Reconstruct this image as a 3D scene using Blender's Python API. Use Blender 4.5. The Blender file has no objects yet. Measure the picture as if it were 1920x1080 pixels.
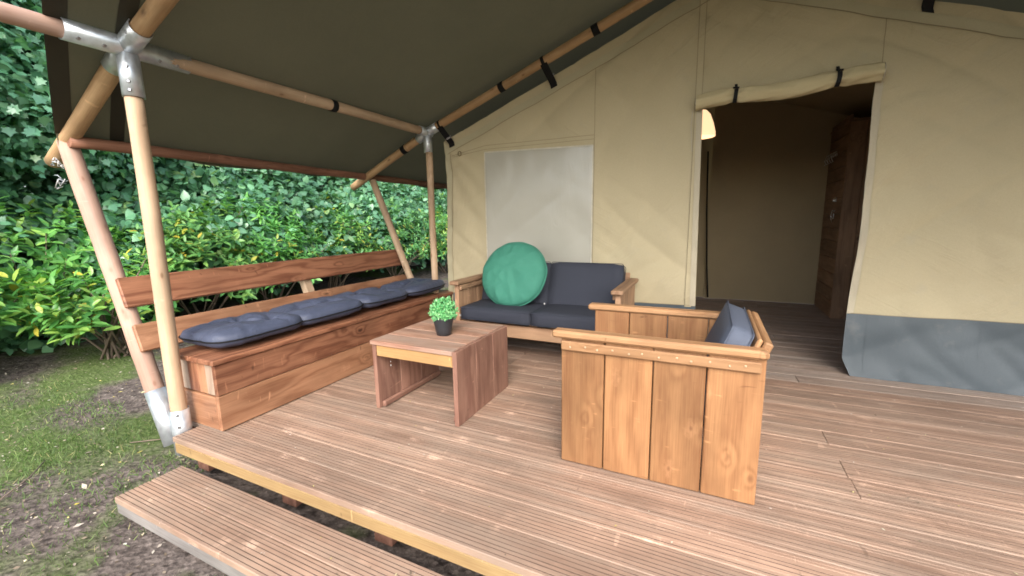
import bpy, bmesh, math, random
import numpy as np
from mathutils import Vector, Matrix, noise
rnd = random.Random(7)
SC = bpy.context.scene
COL = SC.collection

# ------------------------------------------------------------------ camera, sky, sun, exposure
CAM_POS = Vector((0, 0, 1.16))
RIGHT = Vector((0.903213, 0.428863, -0.017023))
yaw, pitch, roll = math.radians(-25.54591169), math.radians(-9.33728618), math.radians(-0.98848444)
fwd = Vector((math.sin(yaw)*math.cos(pitch), math.cos(yaw)*math.cos(pitch), math.sin(pitch)))
rt = Vector((math.cos(yaw), -math.sin(yaw), 0)); up = rt.cross(fwd)
r2 = math.cos(roll)*rt + math.sin(roll)*up
u2 = -math.sin(roll)*rt + math.cos(roll)*up
cam = bpy.data.cameras.new('camera'); cam.sensor_width = 36; cam.lens = 776.77/1920*36
cam.clip_start = 0.03; cam.clip_end = 1500
camo = bpy.data.objects.new('camera', cam); COL.objects.link(camo)
mw = Matrix.Identity(4)
for i in range(3):
    mw[i][0] = r2[i]; mw[i][1] = u2[i]; mw[i][2] = -fwd[i]; mw[i][3] = CAM_POS[i]
camo.matrix_world = mw
SC.camera = camo
SUN_AZ, SUN_EL = 155.0, 40.0          # compass-like azimuth from +Y clockwise, elevation
w = bpy.data.worlds.new('World'); SC.world = w; w.use_nodes = True
nt = w.node_tree; nt.nodes.clear()
wo = nt.nodes.new('ShaderNodeOutputWorld'); bg = nt.nodes.new('ShaderNodeBackground')
sky = nt.nodes.new('ShaderNodeTexSky'); sky.sky_type = 'NISHITA'; sky.sun_disc = False
sky.sun_elevation = math.radians(SUN_EL); sky.sun_rotation = math.radians(SUN_AZ)
sky.dust_density = 3.0
hs = nt.nodes.new('ShaderNodeHueSaturation'); hs.inputs['Saturation'].default_value = 0.62
nt.links.new(sky.outputs[0], hs.inputs['Color']); nt.links.new(hs.outputs[0], bg.inputs[0])
bg.inputs[1].default_value = 0.15
nt.links.new(bg.outputs[0], wo.inputs[0])
sl = bpy.data.lights.new('sun', 'SUN'); sl.energy = 0.8; sl.angle = math.radians(40); sl.color = (1, .95, .88)
so = bpy.data.objects.new('sun', sl); COL.objects.link(so)
az, el = math.radians(SUN_AZ), math.radians(SUN_EL)
sd = Vector((math.sin(az)*math.cos(el), math.cos(az)*math.cos(el), math.sin(el)))   # towards the sun
so.rotation_euler = sd.to_track_quat('Z', 'Y').to_euler(); so.location = (-6, -6, 8)
SC.view_settings.view_transform = 'Standard'; SC.view_settings.look = 'None'
SC.view_settings.exposure = 1.74; SC.view_settings.gamma = 1; SC.view_settings.use_curve_mapping = False
SC.cycles.max_bounces = 8; SC.cycles.diffuse_bounces = 5; SC.cycles.transparent_max_bounces = 8
SC.cycles.use_denoising = True; SC.cycles.filter_width = 1.7

# ------------------------------------------------------------------ object helpers
WM = {}
def link(o, parent, wm):
    COL.objects.link(o)
    if parent is not None:
        o.parent = parent
        o.matrix_basis = WM[parent.name].inverted() @ wm
    else:
        o.matrix_basis = wm
    WM[o.name] = wm.copy()
    return o
def thing(name, loc, label, cat, group=None, kind=None):
    o = bpy.data.objects.new(name, None); o.empty_display_size = .1
    link(o, None, Matrix.Translation(Vector(loc)))
    if label: o['label'] = label
    if cat: o['category'] = cat
    if group: o['group'] = group
    if kind: o['kind'] = kind
    return o
def tag(o, label=None, cat=None, group=None, kind=None):
    if label: o['label'] = label
    if cat: o['category'] = cat
    if group: o['group'] = group
    if kind: o['kind'] = kind
    return o
def mobj(name, me, mat, parent=None, wm=None, smooth=False):
    if mat is not None and not me.materials: me.materials.append(mat)
    if smooth:
        me.polygons.foreach_set('use_smooth', [True]*len(me.polygons))
    o = bpy.data.objects.new(name, me)
    return link(o, parent, wm if wm is not None else Matrix.Identity(4))
def frame(center, xd, yd):
    x = Vector(xd).normalized(); y = Vector(yd); y = (y - x*y.dot(x)).normalized(); z = x.cross(y)
    m = Matrix.Identity(4)
    for i in range(3): m[i][0] = x[i]; m[i][1] = y[i]; m[i][2] = z[i]; m[i][3] = center[i]
    return m
BC = {}
def box_me(L, W, T, bev=.004, key=None):
    k = (round(L, 4), round(W, 4), round(T, 4), bev, key)
    if k in BC: return BC[k]
    bm = bmesh.new(); bmesh.ops.create_cube(bm, size=1)
    bmesh.ops.scale(bm, vec=(L, W, T), verts=bm.verts)
    if bev: bmesh.ops.bevel(bm, geom=bm.edges[:], offset=min(bev, T*.3, W*.3), segments=1, affect='EDGES')
    me = bpy.data.meshes.new('board'); bm.to_mesh(me); bm.free(); BC[k] = me
    return me
def board(name, mat, parent, c, size, bev=.004, tilt=None, xd=None, yd=None):
    """axis-aligned board: centre c, world sizes; the longest side becomes local X (the grain)"""
    sx, sy, sz = size
    if xd is not None:
        L, W, T = size; m = frame(c, xd, yd)
    elif sx >= sy and sx >= sz: L, W, T = sx, sy, sz; m = frame(c, (1,0,0), (0,1,0))
    elif sy >= sx and sy >= sz: L, W, T = sy, sx, sz; m = frame(c, (0,1,0), (-1,0,0))
    else: L, W, T = sz, sy, sx; m = frame(c, (0,0,1), (0,1,0))
    return mobj(name, box_me(L, W, T, bev, mat.name), mat, parent, m)
def rad_fn(s, base, seed, amt=.03):
    return base*(1 + amt*noise.noise(Vector((s*3, seed, 0))) + amt*.6*noise.noise(Vector((s*9, seed, 5))))
def pole_me(L, r, segs=18, seed=0., amt=.03, r2=None, bow=.004, caps=True, step=.08):
    n = max(2, int(L/step)); vs = []; fs = []
    r2 = r if r2 is None else r2
    for i in range(n+1):
        s = L*i/n; rr = rad_fn(s, r+(r2-r)*i/n, seed, amt)
        oy = bow*noise.noise(Vector((s*1.1, seed, 9))); oz = bow*noise.noise(Vector((s*1.1, seed, 19)))
        for j in range(segs):
            a = 2*math.pi*j/segs
            k = 1 + amt*.5*noise.noise(Vector((s*2.5, math.cos(a)*1.3, math.sin(a)*1.3+seed)))
            vs.append((s-L/2, rr*k*math.cos(a)+oy, rr*k*math.sin(a)+oz))
    for i in range(n):
        for j in range(segs):
            a, b = i*segs+j, i*segs+(j+1) % segs
            fs.append((a, b, b+segs, a+segs))
    if caps:
        fs.append(tuple(range(segs-1, -1, -1))); fs.append(tuple(n*segs+j for j in range(segs)))
    me = bpy.data.meshes.new('pole'); me.from_pydata(vs, [], fs); me.update()
    for p in me.polygons: p.use_smooth = len(p.vertices) == 4
    return me
def pole(name, mat, parent, a, b, r, seed=0., amt=.03, r2=None, segs=18, bow=.004):
    a, b = Vector(a), Vector(b); d = b-a
    yd = (0,1,0) if abs(d.normalized().y) < .9 else (1,0,0)
    m = frame((a+b)/2, d, yd)
    return mobj(name, pole_me(d.length, r, segs, seed, amt, r2, bow), mat, parent, m)
def tube(name, mat, parent, pts, r, segs=8, smooth=True, closed=False, radii=None):
    P = [Vector(p) for p in pts]; n = len(P); vs = []; fs = []
    up0 = Vector((0, 0, 1))
    for i, p in enumerate(P):
        if closed: t = (P[(i+1) % n]-P[i-1])
        else: t = P[min(i+1, n-1)]-P[max(i-1, 0)]
        t.normalize(); u = up0 if abs(t.z) < .95 else Vector((1, 0, 0))
        a = t.cross(u).normalized(); b = a.cross(t)
        rr = radii[i] if radii else r
        for j in range(segs):
            an = 2*math.pi*j/segs
            vs.append(p + a*rr*math.cos(an) + b*rr*math.sin(an))
    m = n if closed else n-1
    for i in range(m):
        for j in range(segs):
            fs.append((i*segs+j, i*segs+(j+1) % segs, ((i+1) % n)*segs+(j+1) % segs, ((i+1) % n)*segs+j))
    if not closed:
        fs.append(tuple(range(segs-1, -1, -1))); fs.append(tuple((n-1)*segs+j for j in range(segs)))
    me = bpy.data.meshes.new(name); me.from_pydata(vs, [], fs); me.update()
    return mobj(name, me, mat, parent, None, smooth)
def grid_me(fn, nu, nv, thick=None):
    vs = []; fs = []
    for i in range(nu+1):
        for j in range(nv+1): vs.append(fn(i/nu, j/nv))
    for i in range(nu):
        for j in range(nv):
            a = i*(nv+1)+j; fs.append((a, a+nv+1, a+nv+2, a+1))
    me = bpy.data.meshes.new('sheet'); me.from_pydata(vs, [], fs); me.update()
    return me
def solid(o, t, off=0):
    md = o.modifiers.new('solid', 'SOLIDIFY'); md.thickness = t; md.offset = off; return o
def lathe(name, mat, parent, prof, c, segs=32, wm=None):
    vs = []; fs = []
    for r, z in prof:
        for j in range(segs):
            a = 2*math.pi*j/segs; vs.append((r*math.cos(a), r*math.sin(a), z))
    for i in range(len(prof)-1):
        for j in range(segs):
            a, b = i*segs+j, i*segs+(j+1) % segs; fs.append((a, b, b+segs, a+segs))
    me = bpy.data.meshes.new(name); me.from_pydata(vs, [], fs); me.update()
    return mobj(name, me, mat, parent, wm if wm is not None else Matrix.Translation(Vector(c)), True)

# ------------------------------------------------------------------ materials
def new_mat(name):
    m = bpy.data.materials.new(name); m.use_nodes = True
    nt = m.node_tree; nt.nodes.clear()
    out = nt.nodes.new('ShaderNodeOutputMaterial'); b = nt.nodes.new('ShaderNodeBsdfPrincipled')
    nt.links.new(b.outputs[0], out.inputs[0])
    return m, nt, b, out
class N:
    """tiny node-writing helper"""
    def __init__(s, nt): s.nt = nt
    def node(s, t, **k):
        n = s.nt.nodes.new(t)
        for a, v in k.items(): setattr(n, a, v)
        return n
    def put(s, sock, v):
        if isinstance(v, bpy.types.NodeSocket): s.nt.links.new(v, sock)
        elif v is not None: sock.default_value = v
    def math(s, op, a, b=None, c=None, clamp=False):
        n = s.node('ShaderNodeMath', operation=op, use_clamp=clamp); s.put(n.inputs[0], a)
        if b is not None: s.put(n.inputs[1], b)
        if c is not None: s.put(n.inputs[2], c)
        return n.outputs[0]
    def vmath(s, op, a, b=None):
        n = s.node('ShaderNodeVectorMath', operation=op); s.put(n.inputs[0], a)
        if b is not None: s.put(n.inputs[1], b)
        return n.outputs[0]
    def noise(s, v, scale, detail=3, rough=.55, dist=0):
        n = s.node('ShaderNodeTexNoise'); s.put(n.inputs['Vector'], v)
        n.inputs['Scale'].default_value = scale; n.inputs['Detail'].default_value = detail
        n.inputs['Roughness'].default_value = rough; n.inputs['Distortion'].default_value = dist
        return n.outputs['Fac']
    def voro(s, v, scale, feat='F1', out='Distance'):
        n = s.node('ShaderNodeTexVoronoi', feature=feat); s.put(n.inputs['Vector'], v)
        n.inputs['Scale'].default_value = scale; return n.outputs[out]
    def ramp(s, f, stops, mode='LINEAR'):
        n = s.node('ShaderNodeValToRGB'); s.put(n.inputs[0], f); r = n.color_ramp; r.interpolation = mode
        while len(r.elements) < len(stops): r.elements.new(.5)
        for e, (p, c) in zip(r.elements, stops):
            e.position = p; e.color = (c, c, c, 1) if isinstance(c, (int, float)) else (*c[:3], 1)
        return n.outputs[0]
    def mix(s, f, a, b, mode='MIX'):
        n = s.node('ShaderNodeMix', data_type='RGBA', blend_type=mode)
        s.put(n.inputs[0], f)
        for i, v in ((6, a), (7, b)):
            if isinstance(v, tuple): v = (*v[:3], 1)
            s.put(n.inputs[i], v)
        return n.outputs[2]
    def mapr(s, f, a, b, c, d):
        n = s.node('ShaderNodeMapRange'); s.put(n.inputs[0], f)
        for i, v in enumerate((a, b, c, d)): s.put(n.inputs[i+1], v)
        return n.outputs[0]
    def bump(s, h, strength, dist, b):
        n = s.node('ShaderNodeBump'); s.put(n.inputs['Height'], h)
        n.inputs['Strength'].default_value = strength; n.inputs['Distance'].default_value = dist
        s.nt.links.new(n.outputs[0], b.inputs['Normal'])
    def objco(s):
        return s.node('ShaderNodeTexCoord').outputs['Object']
    def rand(s): return s.node('ShaderNodeObjectInfo').outputs['Random']

def wood(name, light, dark, knotc=None, ring=75, rough=.62, knots=1., spots=0., grime=0., vary=.35, figure=1., fine=.5, gray=None, sx=1., crescent=.6, dots=0., flare=0.):
    m, nt, b, out = new_mat(name); g = N(nt)
    co = g.objco(); r = g.rand()
    cr = g.node('ShaderNodeCombineXYZ'); g.put(cr.inputs[0], g.math('MULTIPLY', r, 91.7)); g.put(cr.inputs[1], g.math('MULTIPLY', r, 37.3)); g.put(cr.inputs[2], g.math('MULTIPLY', r, 13.1))
    P = g.vmath('ADD', co, cr.outputs[0])
    lo = g.noise(g.vmath('MULTIPLY', P, (1.3*sx, 7, 7)), 1, 3, .5)
    v = g.node('ShaderNodeTexVoronoi', feature='SMOOTH_F1'); g.put(v.inputs['Vector'], g.vmath('MULTIPLY', P, (3.1, 8.5, 5.0))); v.inputs['Scale'].default_value = 1; v.inputs['Smoothness'].default_value = .1
    d = v.outputs['Distance']
    kn = g.mapr(d, .0, .34, 1, 0); kn2 = g.math('POWER', kn, 2.2)
    sep = g.node('ShaderNodeSeparateXYZ'); g.put(sep.inputs[0], P)
    ph = g.math('ADD', g.math('MULTIPLY', sep.outputs[1], ring), g.math('ADD', g.math('MULTIPLY', lo, 22*figure), g.math('MULTIPLY', kn2, 14*knots)))
    ph = g.math('ADD', ph, g.math('MULTIPLY', sep.outputs[2], ring*.6))
    sw = g.math('SINE', ph); sw = g.mapr(sw, -1, 1, 0, 1); sw = g.math('POWER', sw, 1.7)
    fi = g.noise(g.vmath('MULTIPLY', P, (5, 190, 190)), 1, 4, .65)
    med = g.noise(g.vmath('MULTIPLY', P, (1.1, 26, 26)), 1, 3, .6)
    f = g.math('ADD', g.math('MULTIPLY', sw, .42*figure), g.math('MULTIPLY', g.mapr(med, .3, .7, 0, 1), .42))
    f = g.math('ADD', f, g.math('MULTIPLY', g.mapr(fi, .3, .7, -.5, .5), fine), clamp=True)
    c = g.mix(f, light, dark)
    kc = knotc or tuple(x*.45 for x in dark)
    km = g.math('MULTIPLY', g.mapr(d, .03, .10, 1, 0), g.mapr(g.noise(P, 4, 1), .42, .52, 0, 1))
    if knots: c = g.mix(g.math('MULTIPLY', km, min(1, .85*knots)), c, kc)
    # pale flare beside the knots
    fl = g.math('MULTIPLY', g.mapr(d, .08, .25, 1, 0), g.mapr(g.noise(g.vmath('MULTIPLY', P, (9, 30, 30)), 1, 2), .5, .62, 0, .5))
    c = g.mix(g.math('MULTIPLY', fl, knots*.7), c, tuple(min(1, x*1.45) for x in light))
    cz = g.math('MULTIPLY', g.mapr(g.noise(g.vmath('MULTIPLY', P, (34, 7, 7)), 1, 2, .5, .6), .66, .74, 0, 1), g.mapr(g.noise(g.vmath('MULTIPLY', P, (3.3, 14, 14)), 1, 1), .5, .58, 0, 1))
    c = g.mix(g.math('MULTIPLY', cz, crescent), c, tuple(min(1, x*1.55) for x in light))
    cz2 = g.math('MULTIPLY', g.mapr(g.noise(g.vmath('MULTIPLY', P, (30, 8, 8)), 1, 2, .5, .6), .30, .24, 0, 1), g.mapr(g.noise(g.vmath('MULTIPLY', P, (2.9, 12, 12)), 1, 1), .5, .6, 0, 1))
    c = g.mix(g.math('MULTIPLY', cz2, crescent), c, kc)
    if flare:
        fv = g.node('ShaderNodeTexVoronoi', feature='F1'); g.put(fv.inputs['Vector'], g.vmath('MULTIPLY', P, (4.2, 7.5, 7.5))); fv.inputs['Scale'].default_value = 1
        fd = g.math('ADD', fv.outputs['Distance'], g.math('MULTIPLY', g.noise(g.vmath('MULTIPLY', P, (38, 60, 60)), 1, 4, .7), .55))
        sc_ = g.node('ShaderNodeSeparateColor'); g.put(sc_.inputs[0], fv.outputs['Color'])
        fm = g.math('MULTIPLY', g.mapr(fd, .36, .50, 1, 0), g.mapr(sc_.outputs[0], .45, .55, 0, flare))
        c = g.mix(fm, c, tuple(min(1, x*1.75+.03) for x in light))
        fm2 = g.math('MULTIPLY', g.mapr(fv.outputs['Distance'], .02, .07, 1, 0), g.mapr(sc_.outputs[0], .45, .55, 0, .7))
        c = g.mix(fm2, c, kc)
    if dots:
        dv = g.voro(g.vmath('MULTIPLY', P, (7, 15, 15)), 1)
        c = g.mix(g.math('MULTIPLY', g.mapr(dv, .07, .15, 1, 0), dots), c, kc)
        c = g.mix(g.math('MULTIPLY', g.mapr(dv, .12, .3, .5, 0), dots), c, dark)
    bl = g.noise(g.vmath('MULTIPLY', P, (2.3, 5, 5)), 1, 4, .6)
    c = g.mix(1, c, g.ramp(bl, [(.25, .72), (.75, 1.22)]), 'MULTIPLY')
    if gray:
        c = g.mix(g.mapr(g.noise(g.vmath('MULTIPLY', P, (1.7, 9, 9)), 1, 5, .65), .42, .68, 0, .75), c, gray)
    if grime:
        wp = g.node('ShaderNodeNewGeometry').outputs['Position']
        gm = g.noise(wp, 1.6, 6, .65); c = g.mix(g.mapr(gm, .45, .7, 0, grime), c, tuple(x*.5 for x in dark))
        gm2 = g.noise(wp, 6.5, 5, .7); c = g.mix(g.mapr(gm2, .55, .75, 0, grime*.9), c, tuple(min(1, x*1.5) for x in light))
    if spots:
        wp = g.node('ShaderNodeNewGeometry').outputs['Position']
        vv = g.voro(g.vmath('ADD', wp, g.vmath('MULTIPLY', g.node('ShaderNodeTexNoise').outputs['Color'], (.02, .02, .02))), 9)
        s1 = g.math('MULTIPLY', g.mapr(vv, .02, .06, 1, 0), g.mapr(g.noise(wp, 3.1, 2), .5, .6, 0, 1))
        c = g.mix(g.math('MULTIPLY', s1, spots), c, (.75, .66, .58))
        s2 = g.math('MULTIPLY', g.mapr(g.noise(g.vmath('MULTIPLY', wp, (30, 60, 30)), 1, 4, .7), .66, .74, 0, 1), g.mapr(g.noise(wp, 4.3, 3), .55, .65, 0, 1))
        c = g.mix(g.math('MULTIPLY', s2, spots), c, (.7, .55, .46))
    c = g.mix(1, c, g.ramp(r, [(0, 1-vary), (1, 1+vary*.55)]), 'MULTIPLY')
    g.put(b.inputs['Base Color'], c)
    g.put(b.inputs['Roughness'], g.mapr(fi, .2, .8, rough-.1, rough+.14))
    b.inputs['Specular IOR Level'].default_value = .35
    hgt = g.math('ADD', g.math('MULTIPLY', fi, .7), g.math('ADD', g.math('MULTIPLY', sw, .3), g.math('MULTIPLY', km, -.6)))
    g.bump(hgt, .35, .0018, b)
    return m
MW = dict(
    deck=wood('deck_wood', (.375, .25, .18), (.235, .145, .10), ring=45, knots=.6, spots=.9, grime=.35, vary=.16, fine=.55, gray=(.28, .215, .165), crescent=.7, flare=.75, figure=.7),
    deckin=wood('deck_wood_rear', (.40, .31, .25), (.26, .19, .145), ring=45, knots=.5, spots=.5, grime=.35, vary=.14, fine=.45, gray=(.31, .27, .235), crescent=.5, flare=.5, figure=.7),
    fascia=wood('fascia_wood', (.34, .235, .11), (.215, .13, .055), ring=40, knots=.6, vary=.1, spots=.3, crescent=.9, flare=.8, figure=.6),
    greyed=wood('weathered_wood', (.27, .25, .235), (.15, .135, .125), ring=60, knots=.4, vary=.1, spots=.3),
    chair=wood('chair_wood', (.34, .175, .078), (.18, .075, .031), ring=95, knots=1.1, vary=.2, rough=.48, knotc=(.11, .04, .018), crescent=.8, figure=.8, flare=.18),
    chairarm=wood('arm_wood', (.39, .22, .11), (.26, .13, .058), ring=80, knots=.9, vary=.1, rough=.5),
    sofa=wood('sofa_wood', (.42, .26, .155), (.25, .135, .075), ring=80, knots=1., vary=.2),
    bench=wood('bench_wood', (.32, .145, .08), (.145, .052, .027), ring=90, knots=1.1, vary=.16, rough=.5, spots=.35, figure=1.5),
    benchlight=wood('bench_pale_wood', (.37, .19, .105), (.22, .095, .048), ring=70, knots=1.4, vary=.1, rough=.5, spots=.25, figure=1.3, crescent=.9, flare=.25),
    benchgrey=wood('bench_grey_wood', (.42, .32, .24), (.26, .17, .12), ring=70, knots=.6, vary=.3, spots=.3),
    table=wood('table_wood', (.32, .175, .125), (.175, .08, .058), ring=60, knots=.8, vary=.2, rough=.48, spots=.2, figure=1.1),
    tabletop=wood('tabletop_wood', (.37, .21, .145), (.19, .095, .065), ring=75, knots=1.1, vary=.15, rough=.5, spots=.3, gray=(.30, .24, .20)),
    tabletrim=wood('table_rail_wood', (.45, .27, .115), (.31, .16, .06), ring=50, knots=1., vary=.05, crescent=1., flare=.8),
    pole=wood('pole_wood', (.55, .40, .27), (.40, .26, .155), ring=40, knots=.8, vary=.12, fine=.35, figure=.7, knotc=(.13, .06, .03), dots=.85),
    roofpole=wood('rafter_wood', (.50, .33, .18), (.33, .19, .09), ring=40, knots=.9, vary=.12, fine=.4, figure=.8, knotc=(.08, .04, .02), dots=.85),  # browner pole timber for rafters and ridge
    polepink=wood('bleached_pole_wood', (.46, .31, .24), (.35, .20, .14), ring=36, knots=.8, vary=.08, fine=.35, figure=.7, knotc=(.22, .09, .05), dots=.6),
    purlin=wood('purlin_wood', (.33, .16, .10), (.17, .075, .045), ring=40, knots=.5, vary=.1),
    cabinet=wood('cabinet_wood', (.36, .22, .13), (.2, .12, .07), ring=80, knots=1.2, vary=.25),
    under=wood('joist_wood', (.20, .10, .07), (.10, .045, .03), ring=60, knots=.5, vary=.3),
)
def canvas(name, c, c2, weave=.25, rough=.85, trans=0., spec=.2, blotch=1.2, dirt=None, wrinkle=.0, pull=0., ws=2.):
    m, nt, b, out = new_mat(name); g = N(nt); co = g.node('ShaderNodeNewGeometry').outputs['Position']
    n1 = g.noise(co, blotch, 5, .6)
    col = g.mix(g.mapr(n1, .3, .7, 0, 1), c, c2)
    n2 = g.noise(g.vmath('MULTIPLY', co, (90, 90, 900)), 1, 2); n3 = g.noise(g.vmath('MULTIPLY', co, (900, 900, 90)), 1, 2)
    col = g.mix(1, col, g.ramp(g.math('MULTIPLY', g.math('ADD', n2, n3), .5), [(.3, .90), (.7, 1.08)]), 'MULTIPLY')
    if dirt:
        col = g.mix(g.mapr(g.noise(co, 7, 6, .7), .58, .8, 0, .5), col, dirt)
    g.put(b.inputs['Base Color'], col); b.inputs['Roughness'].default_value = rough; b.inputs['Specular IOR Level'].default_value = spec
    h = g.math('ADD', g.math('MULTIPLY', g.math('ADD', n2, n3), weave), g.math('MULTIPLY', g.noise(g.vmath('MULTIPLY', co, (2.2, 2.2, 1.3)), ws, 4, .5, 1.2), wrinkle))
    if pull:      # slanting stretch wrinkles
        for ang, off in ((.65, 0), (-.5, 7), (1.35, 3)):
            vr_ = g.node('ShaderNodeVectorRotate'); vr_.rotation_type = 'Y_AXIS'; g.put(vr_.inputs['Vector'], co); vr_.inputs['Angle'].default_value = ang
            nn_ = g.noise(g.vmath('MULTIPLY', g.vmath('ADD', vr_.outputs[0], (off, 0, 0)), (1.6, 1, 11)), 1, 3, .5, .6)
            rd_ = g.math('POWER', g.math('SUBTRACT', 1, g.math('ABSOLUTE', g.math('MULTIPLY', g.math('SUBTRACT', nn_, .5), 5)), clamp=True), 2)
            mk_ = g.mapr(g.noise(g.vmath('ADD', co, (off, off, 0)), 1.3, 2), .5, .62, 0, pull)
            h = g.math('ADD', h, g.math('MULTIPLY', rd_, mk_))
    g.bump(h, .5, .004, b)
    if trans:
        tr = g.node('ShaderNodeBsdfTranslucent'); g.put(tr.inputs[0], col)
        mx = g.node('ShaderNodeMixShader'); mx.inputs[0].default_value = trans
        nt.links.new(b.outputs[0], mx.inputs[1]); nt.links.new(tr.outputs[0], mx.inputs[2]); nt.links.new(mx.outputs[0], out.inputs[0])
    return m
MC = dict(
    wall=canvas('tent_canvas', (.475, .41, .27), (.445, .385, .25), wrinkle=3.0, dirt=(.40, .36, .27), pull=.9),
    hem=canvas('tent_hem_canvas', (.44, .40, .27), (.41, .37, .25), wrinkle=1.0),
    jamb=canvas('jamb_canvas', (.47, .42, .31), (.43, .385, .29), wrinkle=1.0),
    flap=canvas('rolled_canvas', (.52, .445, .27), (.48, .41, .25), wrinkle=1.5),
    thread=canvas('stitching', (.27, .225, .14), (.24, .20, .125)),
    skirt=canvas('grey_skirt_pvc', (.085, .105, .12), (.07, .088, .10), rough=.5, spec=.4, wrinkle=2.5, dirt=(.17, .17, .16)),
    roof=canvas('roof_canvas', (.145, .14, .09), (.122, .12, .078), rough=.8, trans=.07, wrinkle=3.0, spec=.15),
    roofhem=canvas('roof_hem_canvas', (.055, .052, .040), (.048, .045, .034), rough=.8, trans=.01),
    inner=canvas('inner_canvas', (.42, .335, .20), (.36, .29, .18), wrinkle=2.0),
    navy=canvas('pad_fabric', (.062, .074, .12), (.052, .063, .10), rough=.55, spec=.4, wrinkle=2.6, weave=.2, ws=9),
    char=canvas('charcoal_fabric', (.036, .040, .056), (.030, .034, .047), rough=.8, spec=.3, weave=.6, wrinkle=1., ws=5),
    blue=canvas('skylit_fabric', (.085, .10, .14), (.072, .087, .12), rough=.7, spec=.35, weave=.5, wrinkle=.4),  # blue of the sky light is put into this base colour
    green=canvas('green_fabric', (.05, .215, .15), (.045, .19, .135), rough=.7, spec=.25, weave=.5, wrinkle=1.6, ws=6),
    black=canvas('black_webbing', (.008, .008, .009), (.012, .012, .013), rough=.7),
)
def plain(name, c, rough=.5, metal=0., spec=.5, nscale=20, nv=.15, bump=0.):
    m, nt, b, out = new_mat(name); g = N(nt)
    n = g.noise(g.objco(), nscale, 4, .6)
    g.put(b.inputs['Base Color'], g.mix(1, c, g.ramp(n, [(.3, 1-nv), (.7, 1+nv)]), 'MULTIPLY'))
    g.put(b.inputs['Roughness'], g.mapr(n, .3, .7, rough-.07, rough+.1)); b.inputs['Metallic'].default_value = metal
    b.inputs['Specular IOR Level'].default_value = spec
    if bump: g.bump(n, bump, .002, b)
    return m
M_galv = plain('galvanised_steel', (.60, .64, .68), .36, .75, nscale=14, nv=.22, bump=.15)
M_bolt = plain('bolt_steel', (.35, .36, .38), .35, .9)
M_buckle = plain('buckle_steel', (.75, .76, .78), .25, .9)
M_hole = plain('screw_hole', (.03, .025, .02), .8)
M_screw = plain('pale_screw', (.50, .36, .23), .45, .2)
M_pot = plain('black_pot', (.022, .024, .028), .42, 0, .5, nscale=40, nv=.1)
M_soil = plain('pot_soil', (.05, .035, .02), .9)
M_brass = plain('brass_ring', (.22, .16, .08), .35, .9)
M_wire = plain('white_plastic', (.7, .7, .68), .4)
M_bark = canvas('bark', (.16, .14, .11), (.07, .065, .05), blotch=9, wrinkle=6, dirt=(.12, .16, .08))
M_palebark = canvas('pale_bark', (.42, .40, .36), (.25, .24, .21), blotch=5, wrinkle=5, dirt=(.12, .16, .08))
M_stem = plain('shrub_stem', (.16, .12, .09), .8)
def leafmat(name, stops, rough=.3, trans=.25, spec=.45, ramp2=None):
    m, nt, b, out = new_mat(name); g = N(nt)
    at = g.node('ShaderNodeAttribute', attribute_name='tint').outputs['Fac']
    t = g.math('FRACT', g.math('ADD', at, g.math('MULTIPLY', g.rand(), 1.0)))
    col = g.ramp(t, stops)
    co = g.node('ShaderNodeNewGeometry').outputs['Position']
    col = g.mix(1, col, g.ramp(g.noise(co, 1.1, 3), [(.3, .75), (.7, 1.25)]), 'MULTIPLY')
    g.put(b.inputs['Base Color'], col); b.inputs['Roughness'].default_value = rough; b.inputs['Specular IOR Level'].default_value = spec
    tr = g.node('ShaderNodeBsdfTranslucent'); g.put(tr.inputs[0], g.mix(1, col, (1.3, 1.5, .5), 'MULTIPLY'))
    mx = g.node('ShaderNodeMixShader'); mx.inputs[0].default_value = trans
    nt.links.new(b.outputs[0], mx.inputs[1]); nt.links.new(tr.outputs[0], mx.inputs[2]); nt.links.new(mx.outputs[0], out.inputs[0])
    return m
ML_laurel = leafmat('laurel_leaf', [(0, (.06, .20, .05)), (.35, (.11, .31, .08)), (.7, (.18, .41, .10)), (.93, (.30, .47, .10)), (.975, (.48, .40, .06)), (1, (.30, .42, .08))])
ML_shrub = leafmat('shrub_leaf', [(0, (.05, .16, .06)), (.4, (.10, .27, .08)), (.75, (.18, .37, .10)), (.96, (.22, .36, .08)), (1, (.50, .38, .05))], .35)  # slightly deeper greens for some of the shrubs
ML_ivy = leafmat('ivy_leaf', [(0, (.07, .19, .10)), (.5, (.12, .29, .16)), (.9, (.18, .38, .20)), (1, (.27, .42, .16))], .3, .2, .65)
ML_maple = leafmat('sycamore_leaf', [(0, (.08, .22, .13)), (.5, (.13, .31, .19)), (.9, (.19, .39, .24)), (1, (.25, .43, .22))], .3, .3, .7)
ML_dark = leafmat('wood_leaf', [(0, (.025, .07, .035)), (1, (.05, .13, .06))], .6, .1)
ML_pot = leafmat('potted_leaf', [(0, (.08, .32, .12)), (.5, (.16, .48, .20)), (1, (.38, .66, .34))], .5, .2)
ML_grass = leafmat('grass_blade', [(0, (.06, .11, .03)), (.6, (.11, .19, .05)), (.9, (.17, .24, .08)), (1, (.4, .35, .18))], .6, .3)
ML_litter = leafmat('litter', [(0, (.12, .09, .06)), (.5, (.28, .22, .16)), (.85, (.5, .45, .38)), (.95, (.5, .42, .06)), (1, (.6, .58, .52))], .8, .0)

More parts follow.
